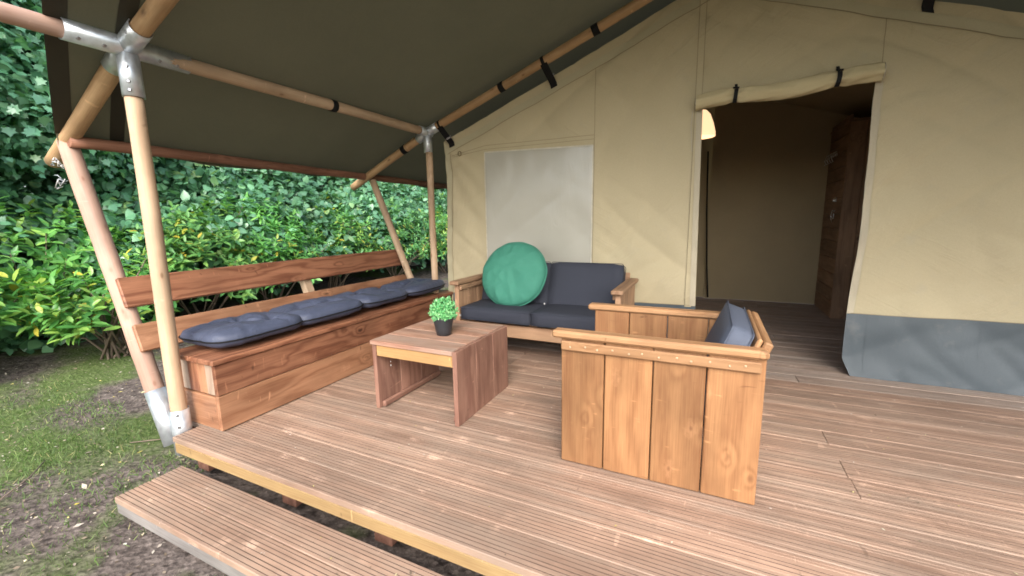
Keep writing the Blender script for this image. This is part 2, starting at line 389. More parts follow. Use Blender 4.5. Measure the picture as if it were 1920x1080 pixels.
# ------------------------------------------------------------------ ground
def gh(x, y):
    d = math.hypot(x, y)
    h = -.285 + .022*noise.noise(Vector((x*.9, y*.9, 0))) + .012*noise.noise(Vector((x*4, y*4, 3)))
    if x < -4.8: h += min(.9, (-4.8-x)*.07)
    return h
def ground_mesh():
    xs = sorted(set([-200, -120, -70, -40, -25, -18, -14, -12] + [round(-11+i*.09, 3) for i in range(int(9.6/.09))] + [-1, 0, 1, 2, 3, 4, 6, 9, 14, 22, 40, 80, 200]))
    ys = sorted(set([-200, -90, -40, -20, -12, -8, -5, -3, -2, -1.4] + [round(-1+i*.09, 3) for i in range(int(9/.09))] + [8.4, 9, 10, 12, 14, 18, 24, 40, 90, 200]))
    vs = [(x, y, gh(x, y) if abs(x) < 40 and abs(y) < 40 else -.285+(.9 if x < -20 else 0)) for x in xs for y in ys]
    n = len(ys); fs = [(i*n+j, (i+1)*n+j, (i+1)*n+j+1, i*n+j+1) for i in range(len(xs)-1) for j in range(n-1)]
    me = bpy.data.meshes.new('ground'); me.from_pydata(vs, [], fs); me.update(); return me
m, nt, b, out = new_mat('soil_and_moss'); g = N(nt); co = g.node('ShaderNodeNewGeometry').outputs['Position']
n1 = g.noise(co, .9, 5, .6); n2 = g.noise(co, 14, 6, .7); n3 = g.voro(co, 38)
soil = g.mix(g.mapr(n2, .35, .65, 0, 1), (.05, .04, .036), (.20, .165, .145))
soil = g.mix(g.mapr(n3, .05, .2, .45, 0), soil, (.30, .255, .225))
grs = g.mix(n2, (.05, .09, .02), (.13, .19, .05))
g.put(b.inputs['Base Color'], g.mix(g.mapr(n1, .48, .6, 0, .8), soil, grs)); b.inputs['Roughness'].default_value = .95
b.inputs['Specular IOR Level'].default_value = .1
g.bump(g.math('ADD', n2, g.math('MULTIPLY', n3, .6)), .8, .02, b)
M_ground = m
tag(mobj('ground', ground_mesh(), M_ground, None, None, True), 'bare soil and thin grass beside the wooden deck', None, None, 'structure')

# ------------------------------------------------------------------ deck
deck = thing('deck', (-.3, 1.115, 0), 'grooved pinkish brown timber deck of the tent veranda', None, None, 'structure')
def deck_me(L, W=.145, T=.028, ng=7, cache={}, var=0, deep=1.):
    k = (round(L, 2), W, var)
    if k in cache: return cache[k]
    vr = random.Random(var*7+3); prof = []; dark_faces = []
    pitch = (W-.012)/ng
    prof.append((-W/2, -T/2)); prof.append((-W/2, T/2-.003)); prof.append((-W/2+.003, T/2))
    for i in range(ng):
        y = -W/2 + .006 + pitch*(i+.5)+vr.uniform(-.003, .003)*(1 if var else .4)
        dd_ = vr.choice((1, .95, .8, .3, .2) if var else (1, .9, .8)); gd = .0055*deep*dd_; gw = (.0040 if not var else .0044)*vr.uniform(.8, 1.1)
        if dd_ > .5: dark_faces += [len(prof), len(prof)+1, len(prof)+2] 
        prof += [(y-gw/2, T/2), (y-gw*.32, T/2-gd), (y+gw*.32, T/2-gd), (y+gw/2, T/2)]
    prof += [(W/2-.003, T/2), (W/2, T/2-.003), (W/2, -T/2)]
    n = len(prof); vs = [(sx*L/2, a, c) for sx in (-1, 1) for a, c in prof]
    fs = [(i, (i+1) % n, n+(i+1) % n, n+i) for i in range(n)]
    fs.append(tuple(range(n))[::-1]); fs.append(tuple(range(n, 2*n)))
    me = bpy.data.meshes.new('grooved_board'); me.from_pydata(vs, [], [f[::-1] for f in fs]); me.update()
    for q in dark_faces: me.polygons[q].material_index = 1
    cache[k] = me; return me
M_groove = plain('groove_dark', (.15, .102, .078), .95, spec=.1)  # darker colour for the walls and bottoms of the deeper grooves
def deck_board(parent, x0, x1, yc, z, mat, name='deck_board'):
    me = deck_me(x1-x0, var=0 if yc < 1.36 else 1+rnd.randrange(5), deep=1 if yc < 2.4 else .75)
    if me.materials and me.materials[0] != mat:
        me = me.copy(); me.materials[0] = mat
    if not me.materials: me.materials.append(mat); me.materials.append(M_groove)
    fl = rnd.random() < .5
    return mobj(name, me, mat, parent, frame(((x0+x1)/2, yc, z-.014+rnd.uniform(-.0012, .0012)), (1, 0, 0) if fl else (-1, 0, 0), (0, 1, 0) if fl else (0, -1, 0)))
PIT = .1495; nb = int((6.5-1.115)/PIT)+1
for i in range(nb):
    yc = 1.115+.0725+i*PIT; xl = -2.645 if i < 1 else -2.93
    if yc > 3.6: xl = -2.55
    joints = [xl] + ([rnd.choice([-.55, .62, 1.55, -1.4])+rnd.uniform(-.02, .02)] if i not in (0, 1, 3, 4) else []) + [3.3]
    if i in (2,): joints = [xl, 1.9, 3.3]
    for a, c in zip(joints, joints[1:]):
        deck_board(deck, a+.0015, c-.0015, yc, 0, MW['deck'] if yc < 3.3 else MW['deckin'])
board('fascia_board', MW['fascia'], deck, (.335, 1.115+.024, -.0645), (5.95, .044, .068), .008)['label'] = 'yellowish front edge beam of the deck'
for y in (1.9, 2.8, 3.6, 4.6, 5.6): board('bearer', MW['under'], deck, (.3, y, -.10), (5.8, .07, .14))
for x in (-2.56, -1.83, -1.22, -.62, 0, .7, 1.4, 2.1): board('joist', MW['under'], deck, (x, 2.3, -.165), (.10, 2.2, .13))
for x in (-2.86,): board('side_joist', MW['under'], deck, (x, 2.45, -.07), (.05, 2.3, .08))

step = thing('deck_step', (-1.0, .97, -.28), 'low grooved timber step with grey weathered front edge along the deck', 'step')
for i, yc in enumerate((.820+.0725, .97+.0725)):
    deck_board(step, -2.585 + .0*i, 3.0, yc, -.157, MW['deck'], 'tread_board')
board('riser_board', MW['greyed'], step, (.2, .838, -.2155), (5.57, .032, .061), .005)
for x in (-2.30, -1.3, -.3, .7, 1.7): board('step_bearer', MW['under'], step, (x, .985, -.235), (.06, .25, .10))

# ------------------------------------------------------------------ frame of poles
fr = thing('pole_frame', (-2.69, 1.19, -.1), 'round timber pole frame with galvanised joints carrying the canvas roof', 'tent frame')
NJ = Vector((-2.66, 1.19, 2.035)); FJ = Vector((-2.565, 3.50, 2.02))
def slope(J, x):
    return Vector((x, J.y, J.z + (.46*(x-J.x) if x < J.x else .366*(x-J.x))))
PEAK_X = -.02
def strap(parent, p, d, r, w=.045, mat=None):
    d = Vector(d).normalized(); p = Vector(p)
    me = pole_me(w, r, 20, 0, 0, None, 0, True, .05)
    return mobj('strap', me, mat or MC['black'], parent, frame(p, d, (0, 1, 0) if abs(d.y) < .9 else (1, 0, 0)))
def bolt(parent, p, nrm, r=.008):
    me = box_me(.012, r*2, r*2, .003, 'bolt')
    return mobj('bolt', me, M_bolt, parent, frame(Vector(p), nrm, (0, .3, 1)))
# near side
pole('post', MW['pole'], fr, (-2.70, 1.19, -.10), (-2.662, 1.19, 1.80), .039, 1.3, .05)
br = pole('brace', MW['polepink'], fr, (-2.845, 1.19, -.03), (-3.475, 1.19, 1.66), .047, 2.1, .05)
r_lo = pole('rafter', MW['roofpole'], fr, (-3.70, 1.19, 1.563), slope(NJ, -2.75), .043, 3.3, .03)
ridge_near = Vector((PEAK_X, 1.19, NJ.z+.366*(PEAK_X-NJ.x)))
pole('rafter', MW['roofpole'], fr, slope(NJ, -2.58), ridge_near, .041, 4.3, .03)
pole('rafter', MW['roofpole'], fr, ridge_near, (2.7, 1.19, ridge_near.z-.366*2.72), .041, 4.9, .03)
# beam running to the tent and forward out of the porch
bm_c = lambda y: Vector((NJ.x + (FJ.x-NJ.x)*(y-1.19)/(3.5-1.19), y, NJ.z + (FJ.z-NJ.z)*(y-1.19)/2.31))
pole('beam', MW['pole'], fr, bm_c(1.3), bm_c(3.42), .038, 5.5, .04)
pole('beam', MW['polepink'], fr, bm_c(.1), bm_c(1.05), .039, 6.5, .04)
pole('purlin', MW['purlin'], fr, (-3.40, 1.17, 1.655), (-3.40, 6.6, 1.635), .034, 7.5, .03)
pole('ridge_pole', MW['roofpole'], fr, (PEAK_X, 0.6, ridge_near.z+.06), (PEAK_X, 6.6, 2.96+.06), .056, 8.5, .03)
# far side
pole('post', MW['pole'], fr, (-2.556, 3.50, -.05), (-2.556, 3.50, 1.83), .033, 9.3, .04)
pole('brace', MW['pole'], fr, (-2.66, 3.5, .05), (-3.31, 3.5, 1.60), .036, 10.1, .04)
pole('rafter', MW['roofpole'], fr, slope(FJ, -3.60), slope(FJ, -2.64), .038, 11.3, .03)
ridge_far = Vector((PEAK_X, 3.5, FJ.z+.366*(PEAK_X-FJ.x)))
pole('rafter', MW['roofpole'], fr, slope(FJ, -2.49), ridge_far, .037, 12.3, .03)
pole('rafter', MW['roofpole'], fr, ridge_far, (2.7, 3.5, ridge_far.z-.366*2.72), .037, 13.3, .03)
# galvanised joint, near: sleeves in four directions
def sleeve(a, b, r, name='sleeve'):
    a, b = Vector(a), Vector(b); d = b-a
    o = mobj(name, pole_me(d.length, r, 28, 0, 0, None, 0, False, .2), M_galv, fr, frame((a+b)/2, d, (0, 1, 0) if abs(d.normalized().y) < .9 else (1, 0, 0)))
    solid(o, .004); return o
def joint(J, r, a_z, near):
    dn = slope(J, J.x-.2)-J; dn.normalize(); upd = slope(J, J.x+.2)-J; upd.normalize()
    sleeve(J-Vector((0, .235 if near else .13, 0)), J+Vector((0, .27 if near else .05, 0)), r)
    sleeve(J+dn*.02, J+dn*(.165 if near else .13), r+.003); sleeve(J-dn*.0, J+upd*(.165 if near else .13), r+.003)
    sleeve(J+Vector((-.002, 0, 0)), Vector((J.x, J.y, a_z)), r-.001)
    # a ball of metal where the tubes meet
    bm = bmesh.new(); bmesh.ops.create_uvsphere(bm, u_segments=20, v_segments=12, radius=r*1.10)
    me = bpy.data.meshes.new('joint_core'); bm.to_mesh(me); bm.free()
    mobj('joint_core', me, M_galv, fr, Matrix.Translation(J), True)
joint(NJ, .0445, 1.80, True); joint(FJ, .0400, 1.83, False)
cdir = (CAM_POS-NJ).normalized()
for dy in (-.19, -.10, .12, .2):
    bolt(fr, NJ + Vector((.031, dy, -.031)), (1, 0, -1))
for dz in (-.10, -.17, -.21): bolt(fr, Vector((NJ.x+.034, NJ.y-.028, NJ.z+dz)), (1, -.8, 0))
for dz in (-.10, -.17): bolt(fr, Vector((FJ.x+.029, FJ.y-.028, FJ.z+dz)), (1, -1, 0))
bolt(fr, NJ + Vector((.12, -.043, .03)), (0, -1, -.4))
# foot sockets
o = sleeve((-2.70, 1.19, -.14), (-2.697, 1.19, .125), .0450, 'foot_socket'); 
o = sleeve((-2.80, 1.19, -.11), (-2.925, 1.19, .20), .0520, 'foot_socket')
sleeve((-2.556, 3.5, -.02), (-2.556, 3.5, .12), .038, 'foot_socket')
bolt(fr, (-2.662, 1.162, .10), (1, -.6, 0)); bolt(fr, (-2.662, 1.162, .03), (1, -.6, 0))
# black straps holding the roof canvas to the poles
dU = (slope(FJ, 1)-slope(FJ, 0)).normalized(); dL = (slope(FJ, -3)-slope(FJ, -3.1)).normalized()
for x, wd in ((-2.41, .022), (-1.74, .05), (-1.345, .028), (-.905, .055), (-.35, .04)):
    strap(fr, slope(FJ, x), dU, .0415, wd)
strap(fr, slope(FJ, -2.86), dL, .0425, .05)
strap(fr, bm_c(2.40), (0, 1, 0), .0425, .045)
# knot of clear tape and twine at the near eave
for k in range(4):
    pts = []
    c0 = Vector((-3.56+rnd.uniform(-.03, .03), 1.16+rnd.uniform(-.03, .02), 1.56-.05*k+rnd.uniform(-.02, .02)))
    for q in range(7): pts.append(c0+Vector((rnd.uniform(-.03, .03), rnd.uniform(-.03, .03), rnd.uniform(-.03, .03))))
    tube('twine', M_wire if k % 2 else M_galv, fr, pts, .003, 5)

# ------------------------------------------------------------------ roof canvas
rc = thing('canvas_roof', (-.02, 1.0, 2.9), 'dark olive canvas roof sheet stretched over the pole frame', 'canvas roof')
def roof_z(x, y, side=-1):
    """canvas height above the rafters"""
    jx = -2.62 if side < 0 else 2.58; jz = 2.035-.006*(y-1.19)/2.3 + .052
    if side < 0:
        z = jz + (.46*(x-jx) if x < jx else .366*(x-jx))
    else:
        z = jz + (-.46*(x-jx) if x > jx else -.366*(x-jx))
    # slack between the rafters
    t = max(0, min(1, (y-1.19)/2.31)) if y < 3.5 else max(0, min(1, (y-3.5)/3.0))
    sag = .020*math.sin(math.pi*t)
    e = max(0, min(1, (abs(x)-2.6)/.85))
    sag += .012*e*math.sin(math.pi*t)
    z -= sag
    z += .005*noise.noise(Vector((x*1.6, y*1.1, 0)))+.003*noise.noise(Vector((x*6, y*2.0, 4)))
    return z
def y_front(x):
    x = abs(x)
    if x > 2.3: return .82 + .32*((x-2.3)/1.15)**1.1
    return .82 - .12*(2.3-x)/2.3
def roof_left(u, v):
    if u < .06:      # valance turned down past the purlin
        t = u/.06; x = -3.452-.006*(1-t)
    else: t = 1; x = -3.452 + (u-.06)/.94*(PEAK_X+3.452)
    y = y_front(x)+(6.8-y_front(x))*v
    z = roof_z(x, y)
    if u < .06: z -= (1-t)*(.055+.012*math.sin(y*7)+.01*noise.noise(Vector((y*5, 0, 0))))
    return (x, y, z)
def roof_right(u, v):
    x = PEAK_X + u*(3.45-PEAK_X); y = y_front(x)+(6.8-y_front(x))*v
    return (x, y, roof_z(x, y, 1) )
mobj('roof_panel', grid_me(roof_left, 70, 110), MC['roof'], rc, None, True)
mobj('roof_panel', grid_me(roof_right, 40, 60), MC['roof'], rc, None, True)
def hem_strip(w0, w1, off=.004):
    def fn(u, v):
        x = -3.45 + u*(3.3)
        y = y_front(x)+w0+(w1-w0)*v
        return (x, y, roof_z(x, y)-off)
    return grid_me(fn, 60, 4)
mobj('hem', hem_strip(-.004, .075), MC['roofhem'], rc, None, True)
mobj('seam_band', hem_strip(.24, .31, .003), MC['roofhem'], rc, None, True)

# ------------------------------------------------------------------ tent (inner front wall, room behind)
tent = thing('tent_cabin', (0, 3.63, 0), 'beige canvas tent cabin front with grey skirt and open doorway', 'tent')
WY = 3.63
def wy(x, z):
    d = 0
    # broad bellies and slanting tension folds
    d += .040*noise.noise(Vector((x*1.1, z*.8, 1.7)))+.016*noise.noise(Vector((x*2.7+z, z*1.6-x, 4.4)))
    a = x*.80+z*.60; bb = -x*.6+z*.8
    f1 = 1-abs(noise.noise(Vector((bb*3.2, a*.7, 2.2))))*2
    d += .016*max(0, f1)**3*(0.4+.6*max(0, noise.noise(Vector((x, z, 7)))+.5))
    c2 = x*.75-z*.66; d2 = x*.66+z*.75
    f2 = 1-abs(noise.noise(Vector((d2*3.6, c2*.8, 8.2))))*2
    d += .013*max(0, f2)**3
    # folds radiating from the left eave
    if x < -1.9:
        ang = math.atan2(2.0-z, x+2.55); rr = math.hypot(2.0-z, x+2.55)
        d += .012*min(1, rr)*math.exp(-rr*.7)*math.sin(ang*22+rr*2)
    if x > .95 and z < 1.9:     # creases pulling from the door edge
        q = x-.95
        d += .014*math.exp(-q*2.2)*math.sin((z*1.0-q*.6)*17+noise.noise(Vector((x*2, z*2, 0)))*2)*.6
    if z < .5: d += .016*math.sin(x*2.3+1)*(.5-z)*1.4
    if x > .9 and z < .25: d += -.05*(.25-z)*2*max(0, 1-(x-.9)*1.2)
    wf = min(1, max(0, min(x+2.12, -.83-x, z-.4, 1.92-z)*8))
    return WY + d*(1-.85*wf)
def sx_top(x): return 1.955+.383*(x+2.446) if x < -.02 else 2.884-.377*(x+.02)
def wall_grid(x0, x1, z0, z1, nx, nz, off=0.):
    """x0,x1 functions of z-fraction; z0,z1 functions of x"""
    def fn(u, v):
        zz0 = z0(x0(0)+(x1(0)-x0(0))*u) if callable(z0) else z0
        z_est = None
        xa = x0(v); xb = x1(v); x = xa+(xb-xa)*u
        zz0 = z0(x) if callable(z0) else z0; zz1 = z1(x) if callable(z1) else z1
        z = zz0+(zz1-zz0)*v
        return (x, wy(x, z)-off, z)
    return grid_me(fn, nx, nz)
LX = lambda v: -2.475+.03*math.sin(v*3.1)-.02*math.sin(v*9)*(1-v)
door_l = lambda z: -.105+.033*(1-z/1.97)
door_r = lambda z: .917+.018*math.sin(min(1, z/1.9)*math.pi*1.0)-(.012 if z < .9 else 0)*math.sin(z/.9*math.pi)+(.05*(1-z/.12) if z < .12 else 0)
zf = lambda v: v
SK = lambda x: .432+.012*x
DT = 2.03
# canvas above the skirt, left of the door / right of the door / above the door
mobj('wall_panel', wall_grid(LX, lambda v: door_l(.43+(DT-.43)*v), SK, lambda x: min(DT, sx_top(x)) if x > -2.25 else sx_top(x) if sx_top(x) < DT else DT, 110, 80), MC['wall'], tent, None, True)
mobj('wall_panel', wall_grid(lambda v: -2.24, lambda v: -.105, DT, sx_top, 90, 36), MC['wall'], tent, None, True)
mobj('wall_panel', wall_grid(lambda v: -.105, lambda v: .917, DT, sx_top, 50, 36), MC['wall'], tent, None, True)
mobj('wall_panel', wall_grid(lambda v: .917, lambda v: 2.22, DT, sx_top, 60, 36), MC['wall'], tent, None, True)
mobj('wall_panel', wall_grid(lambda v: door_r(.45+(DT-.45)*v), lambda v: 2.48, SK, lambda x: min(DT, sx_top(x)), 80, 80), MC['wall'], tent, None, True)
# grey skirt
mobj('skirt', wall_grid(lambda v: -2.47, lambda v: door_l(.43*v), .004, lambda x: SK(x)+.012, 80, 14, .004), MC['skirt'], tent, None, True)
mobj('skirt', wall_grid(lambda v: door_r(.45*v), lambda v: 2.48, .004, lambda x: SK(x)+.012, 70, 18, .004), MC['skirt'], tent, None, True)
def wall_strip(name, pts, w, mat, off=.003, n=40, wv=1, taper=None):
    """flat band following a path of (x, z) on the wall"""
    P = [Vector((a, c)) for a, c in pts]
    L = [0]
    for a, c in zip(P, P[1:]): L.append(L[-1]+(c-a).length)
    def at(t):
        s = t*L[-1]
        for i in range(len(P)-1):
            if s <= L[i+1] or i == len(P)-2:
                k = (s-L[i])/(L[i+1]-L[i]); return P[i]+(P[i+1]-P[i])*k, (P[i+1]-P[i]).normalized()
    def fn(u, v):
        p, t = at(u); nn = Vector((-t.y, t.x)); q = p+nn*w*(v-.5)
        return (q.x, wy(q.x, q.y)-off, q.y)
    return mobj(name, grid_me(fn, n, wv), mat, tent, None, True)
# gable hem: light strip, then the grey green band, then its stitched edge
wall_strip('gable_band', [(-2.44, sx_top(-2.44)-.105), (PEAK_X, sx_top(PEAK_X)-.105)], .062, MC['hem'], .004, 60, 2)
wall_strip('gable_band', [(PEAK_X, sx_top(PEAK_X)-.105), (2.3, sx_top(2.3)-.105)], .062, MC['hem'], .004, 60, 2)
wall_strip('seam', [(-2.43, sx_top(-2.43)-.14), (PEAK_X, sx_top(PEAK_X)-.14)], .005, MC['thread'], .0065, 60)
wall_strip('seam', [(PEAK_X, sx_top(PEAK_X)-.14), (2.3, sx_top(2.3)-.14)], .005, MC['thread'], .0065, 60)
wall_strip('corner_hem', [(-2.44, .02), (-2.455, .8), (-2.42, 1.5), (-2.44, 1.9)], .055, MC['hem'], .004, 50, 2)
wall_strip('seam', [(-2.405, .02), (-2.42, .8), (-2.385, 1.5), (-2.40, 1.83)], .005, MC['thread'], .0065, 50)
# welt seams
wall_strip('seam_band', [(-.137, SK(-.1)), (-.137, 2.74)], .05, MC['wall'], .0045, 60, 2)
for x in (-.160, -.114): wall_strip('seam', [(x, .44), (x, 2.73)], .0035, MC['thread'], .0068, 60)
wall_strip('seam', [(.938, 2.05), (.938, sx_top(.938)-.14)], .0035, MC['thread'], .004, 20)
wall_strip('seam', [(-.935, .76), (-.937, sx_top(-.937)-.14)], .004, MC['thread'], .004, 50)
wall_strip('seam', [(-2.38, 1.80), (-2.0, 1.868), (-.94, 1.862)], .0035, MC['thread'], .004, 50)
wall_strip('seam', [(-2.36, 1.79), (-2.0, 1.832), (-.94, 1.828)], .0030, MC['thread'], .004, 50)
wall_strip('seam', [(-2.4, SK(-2.4)+.014), (-.09, SK(-.1)+.014)], .004, MC['thread'], .0055, 50)
wall_strip('seam', [(.94, SK(.94)+.014), (2.4, SK(2.4)+.014)], .004, MC['thread'], .0055, 50)
wall_strip('seam', [(1.04, .03), (1.035, .44)], .006, MC['skirt'], .0065, 12)
for a in (1.62,): wall_strip('seam', [(a, .20), (a, .45)], .010, MC['skirt'], .0055, 10)
# hems along the doorway
wall_strip('door_hem', [(door_l(z)-.022, z) for z in (.44, .9, 1.4, 1.97)], .04, MC['jamb'], .0095, 50, 2)
wall_strip('door_hem', [(door_r(z)+.020, z) for z in (.46, .6, .75, .9, 1.1, 1.3, 1.5, 1.7, 1.85, 2.0)], .04, MC['jamb'], .006, 60, 2)
wall_strip('seam', [(door_r(z)+.043, z) for z in (.46, .6, .75, .9, 1.1, 1.3, 1.5, 1.7, 1.85, 2.0)], .003, MC['hem'], .007, 60)
# small tension creases are in the wall mesh; brass ring near the eave
ringp = [(-2.285+.018*math.cos(a), wy(-2.28, 1.82)-.012, 1.815+.022*math.sin(a)) for a in [i*math.pi/8 for i in range(16)]]
tube('ring', M_brass, tent, ringp, .0035, 6, closed=True)
# plastic window with a flap behind
m, nt, b, out = new_mat('clear_pvc'); g = N(nt); co = g.node('ShaderNodeNewGeometry').outputs['Position']
nz = g.noise(g.vmath('MULTIPLY', co, (5, 5, 1.4)), 1.6, 5, .6, 1.5); nz2 = g.noise(g.vmath('MULTIPLY', co, (26, 26, 5)), 1, 4, .6, .8)
b.inputs['Base Color'].default_value = (.47, .46, .40, 1); b.inputs['Roughness'].default_value = .2; b.inputs['Specular IOR Level'].default_value = .7
g.bump(g.math('ADD', g.math('MULTIPLY', nz, .25), g.math('MULTIPLY', g.math('MULTIPLY', nz2, g.mapr(g.noise(co, 2.4, 2), .45, .6, 0, 1)), .5)), .3, .018, b)
tr = g.node('ShaderNodeBsdfTransparent'); mx = g.node('ShaderNodeMixShader'); mx.inputs[0].default_value = .78
nt.links.new(tr.outputs[0], mx.inputs[1]); nt.links.new(b.outputs[0], mx.inputs[2]); nt.links.new(mx.outputs[0], out.inputs[0])
M_pvc = m
win = mobj('window', grid_me(lambda u, v: ((-2.0+1.055*u), wy(-2.0+1.055*u, .5+1.3*v)-.006-.004*noise.noise(Vector((u*7, v*3, 3))), .5+(1.305-.028*u)*v), 50, 50), M_pvc, tent, None, True)
win['label'] = 'milky clear plastic window panel'
M_pvcedge = plain('pvc_edge', (.50, .47, .38), .5)
def rim(pts): return wall_strip('window_rim', pts, .012, M_pvcedge, .009, 30)
rim([(-2.0, .5), (-2.0, 1.805)]); rim([(-.945, .5), (-.945, 1.777)]); rim([(-2.0, 1.803), (-.945, 1.776)])
# rolled-up door with toggles
def roll_path(t):
    x = -.15+1.085*t
    z = 2.002+.052*t**.7 - .010*math.sin(t*math.pi) + .01*math.sin(t*9)
    return x, z
def rolled(u, v):
    x, z = roll_path(u); a = v*2*math.pi
    r = .046+.010*u
    pinch = 0
    for s in (.24, .79): pinch += math.exp(-((u-s)/.035)**2)
    r *= 1-.30*pinch+.10*math.sin(math.pi*max(0, min(1, (u-.28)/.48)))
    fold = 1+.26*noise.noise(Vector((u*6+2*math.cos(a), math.sin(a)*1.5, 0)))*(1+pinch*1.2)+.05*noise.noise(Vector((u*22, a*2, 3)))
    # pucker towards the toggles
    fold += .11*math.sin(a*4+u*55)*sum(math.exp(-((u-s)/.07)**2) for s in (.24, .79))
    return (x, WY-.045+r*.95*fold*math.cos(a), z+r*fold*math.sin(a)*1.05)
door = mobj('rolled_door', grid_me(rolled, 150, 32), MC['flap'], tent, None, True)
door['label'] = 'canvas door rolled up over the doorway'
# end spiral of the roll
sp = []
for i in range(70):
    a = i*.27; r = .006+.040*i/70
    sp.append((-.152-.004*(i % 2)*0, WY-.045+r*math.cos(a), 2.002+r*math.sin(a)))
tube('roll_edge', MC['jamb'], door, sp, .0032, 5)
sp = [(.938, WY-.045+.050*math.cos(a), 2.052+.054*math.sin(a)) for a in [i*math.pi/10 for i in range(20)]]
tube('roll_edge', MC['jamb'], door, sp, .004, 5, closed=True)
for s in (.24, .79):
    x, z = roll_path(s)
    pts = [(x, WY-.008, z+.085), (x+.002, WY-.03, z+.055), (x+.002, WY-.082, z+.03), (x, WY-.093, z), (x-.003, WY-.085, z-.035), (x-.004, WY-.05, z-.052)]
    def sf(u, v, pts=pts):
        k = u*(len(pts)-1); i = min(int(k), len(pts)-2); p = Vector(pts[i]).lerp(Vector(pts[i+1]), k-i)
        return (p.x+(v-.5)*(.026 if u > .35 else .018), p.y-.003, p.z)
    st = solid(mobj('toggle_strap', grid_me(sf, 14, 2), MC['black'], tent), .004)
    tube('toggle', MC['black'], st, [(x-.02, WY-.075, z+.048), (x+.02, WY-.078, z+.043)], .006, 8)
# hanging tie tape beside the door
wall_strip('tie_tape', [(-.175, 1.96), (-.18, 1.85), (-.165, 1.66)], .008, MC['jamb'], .008, 12)
# black tension tabs between rafter and gable
for x in (-2.40, -1.335, 1.10):
    zt = sx_top(x); zr = (FJ.z+.366*(x-FJ.x)) if x < 0 else ridge_far.z-.366*(x-PEAK_X)
    sg = 1 if x < 0 else -1
    def tf(u, v, x=x, zt=zt, zr=zr):
        k = u
        z = (zr-.03)+(zt-.085-(zr-.03))*k
        return (x+.035*k+(v-.5)*.058, 3.475+(wy(x, zt-.05)-.012-3.475)*min(1, k*1.3), z + (v-.5)*.02*(1 if x < 0 else -1))
    tb = solid(mobj('tension_tab', grid_me(tf, 10, 3), MC['black'], tent), .004)
    mobj('buckle', box_me(.062, .014, .02, .004, 'b'), M_buckle, tb, frame((x+.028, wy(x, zt)-.055, zt-.005), (1, 0, .38*sg), (0, 1, 0)))
# room behind: side walls, rear wall, floor is the deck
def iw(fn, nx, nz, name='rear_wall', mat=None): return mobj(name, grid_me(fn, nx, nz), mat or MC['inner'], tent, None, True)
def rear(x0, x1, yo):
    return lambda u, v: ((x0+(x1-x0)*u), 6.5+yo+.03*noise.noise(Vector(((x0+(x1-x0)*u)*1.5, v*2, 3)))-.03*math.exp(-((u-.03)/.05)**2), .003+(2.9-.003)*v)
iw(rear(-.035, 2.48, 0), 50, 20); iw(rear(-2.48, -.01, .06), 40, 20)
iw(lambda u, v: (-2.47, 3.66+2.9*u, 2.0*v), 10, 8, 'side_wall'); iw(lambda u, v: (2.48, 3.66+2.9*u, 2.0*v), 10, 8, 'side_wall')
tube('slit_shade', MC['black'], tent, [(-.088, 6.42, 2.03), (-.062, 6.42, 1.2), (-.02, 6.42, .45), (.015, 6.42, .03)], .012, 6)  # added black tube paints the shaded gap between the rear panels
# inner ceiling sheet below the roof
iw(lambda u, v: (-2.47+2.45*u, 3.75+2.8*v, 1.98+.34*2.45*u), 12, 10, 'ceiling_sheet')
iw(lambda u, v: (2.48-2.5*u, 3.75+2.8*v, 1.98+.333*2.5*u), 12, 10, 'ceiling_sheet')

# cabinet inside
cab = thing('plank_cabinet', (1.65, 6.07, 0), 'tall dark plank cabinet standing inside the tent at right of the doorway', 'cabinet')
zz = .0; k = 0
while zz < 2.12:
    hgt = [.19, .145, .16, .175][k % 4]; board('plank', MW['cabinet'], cab, (1.285, 6.08, zz+hgt/2), (.03, .76, hgt-.006)); zz += hgt; k += 1
for i in range(5): board('plank', MW['cabinet'], cab, (1.345+.15*i, 5.685, 1.06), (.146, .03, 2.12))
board('top_board', MW['cabinet'], cab, (1.66, 6.07, 2.135), (.80, .80, .025))
hk = thing('hook_rack', (1.265, 6.2, 1.8), 'white metal rack of four coat hooks on the inner cabinet side', 'coat hooks')
board('rail', M_buckle, hk, (1.264, 6.24, 1.84), (.008, .42, .03))
for i in range(4):
    y = 6.08+.105*i
    tube('hook', M_wire, hk, [(1.262, y, 1.87), (1.235, y, 1.86), (1.215, y, 1.80), (1.235, y, 1.76), (1.218, y, 1.75)], .006, 6)
lt = thing('wall_opener', (1.262, 5.94, 1.32), 'small silver bottle opener screwed to the cabinet side', 'opener')
board('plate', M_buckle, lt, (1.262, 5.93, 1.325), (.012, .09, .05)); board('nose', M_buckle, lt, (1.256, 5.99, 1.318), (.010, .05, .02))
tr_ = thing('towel_ring', (1.262, 5.92, 1.14), 'thin metal ring hanging on the dark cabinet side', 'towel ring')
tube('ring', M_buckle, tr_, [(1.25, 5.93+.055*math.cos(a), 1.14+.065*math.sin(a)) for a in [i*math.pi/10 for i in range(20)]], .005, 6, closed=True)
board('mount', M_buckle, tr_, (1.262, 5.93, 1.205), (.014, .02, .02))
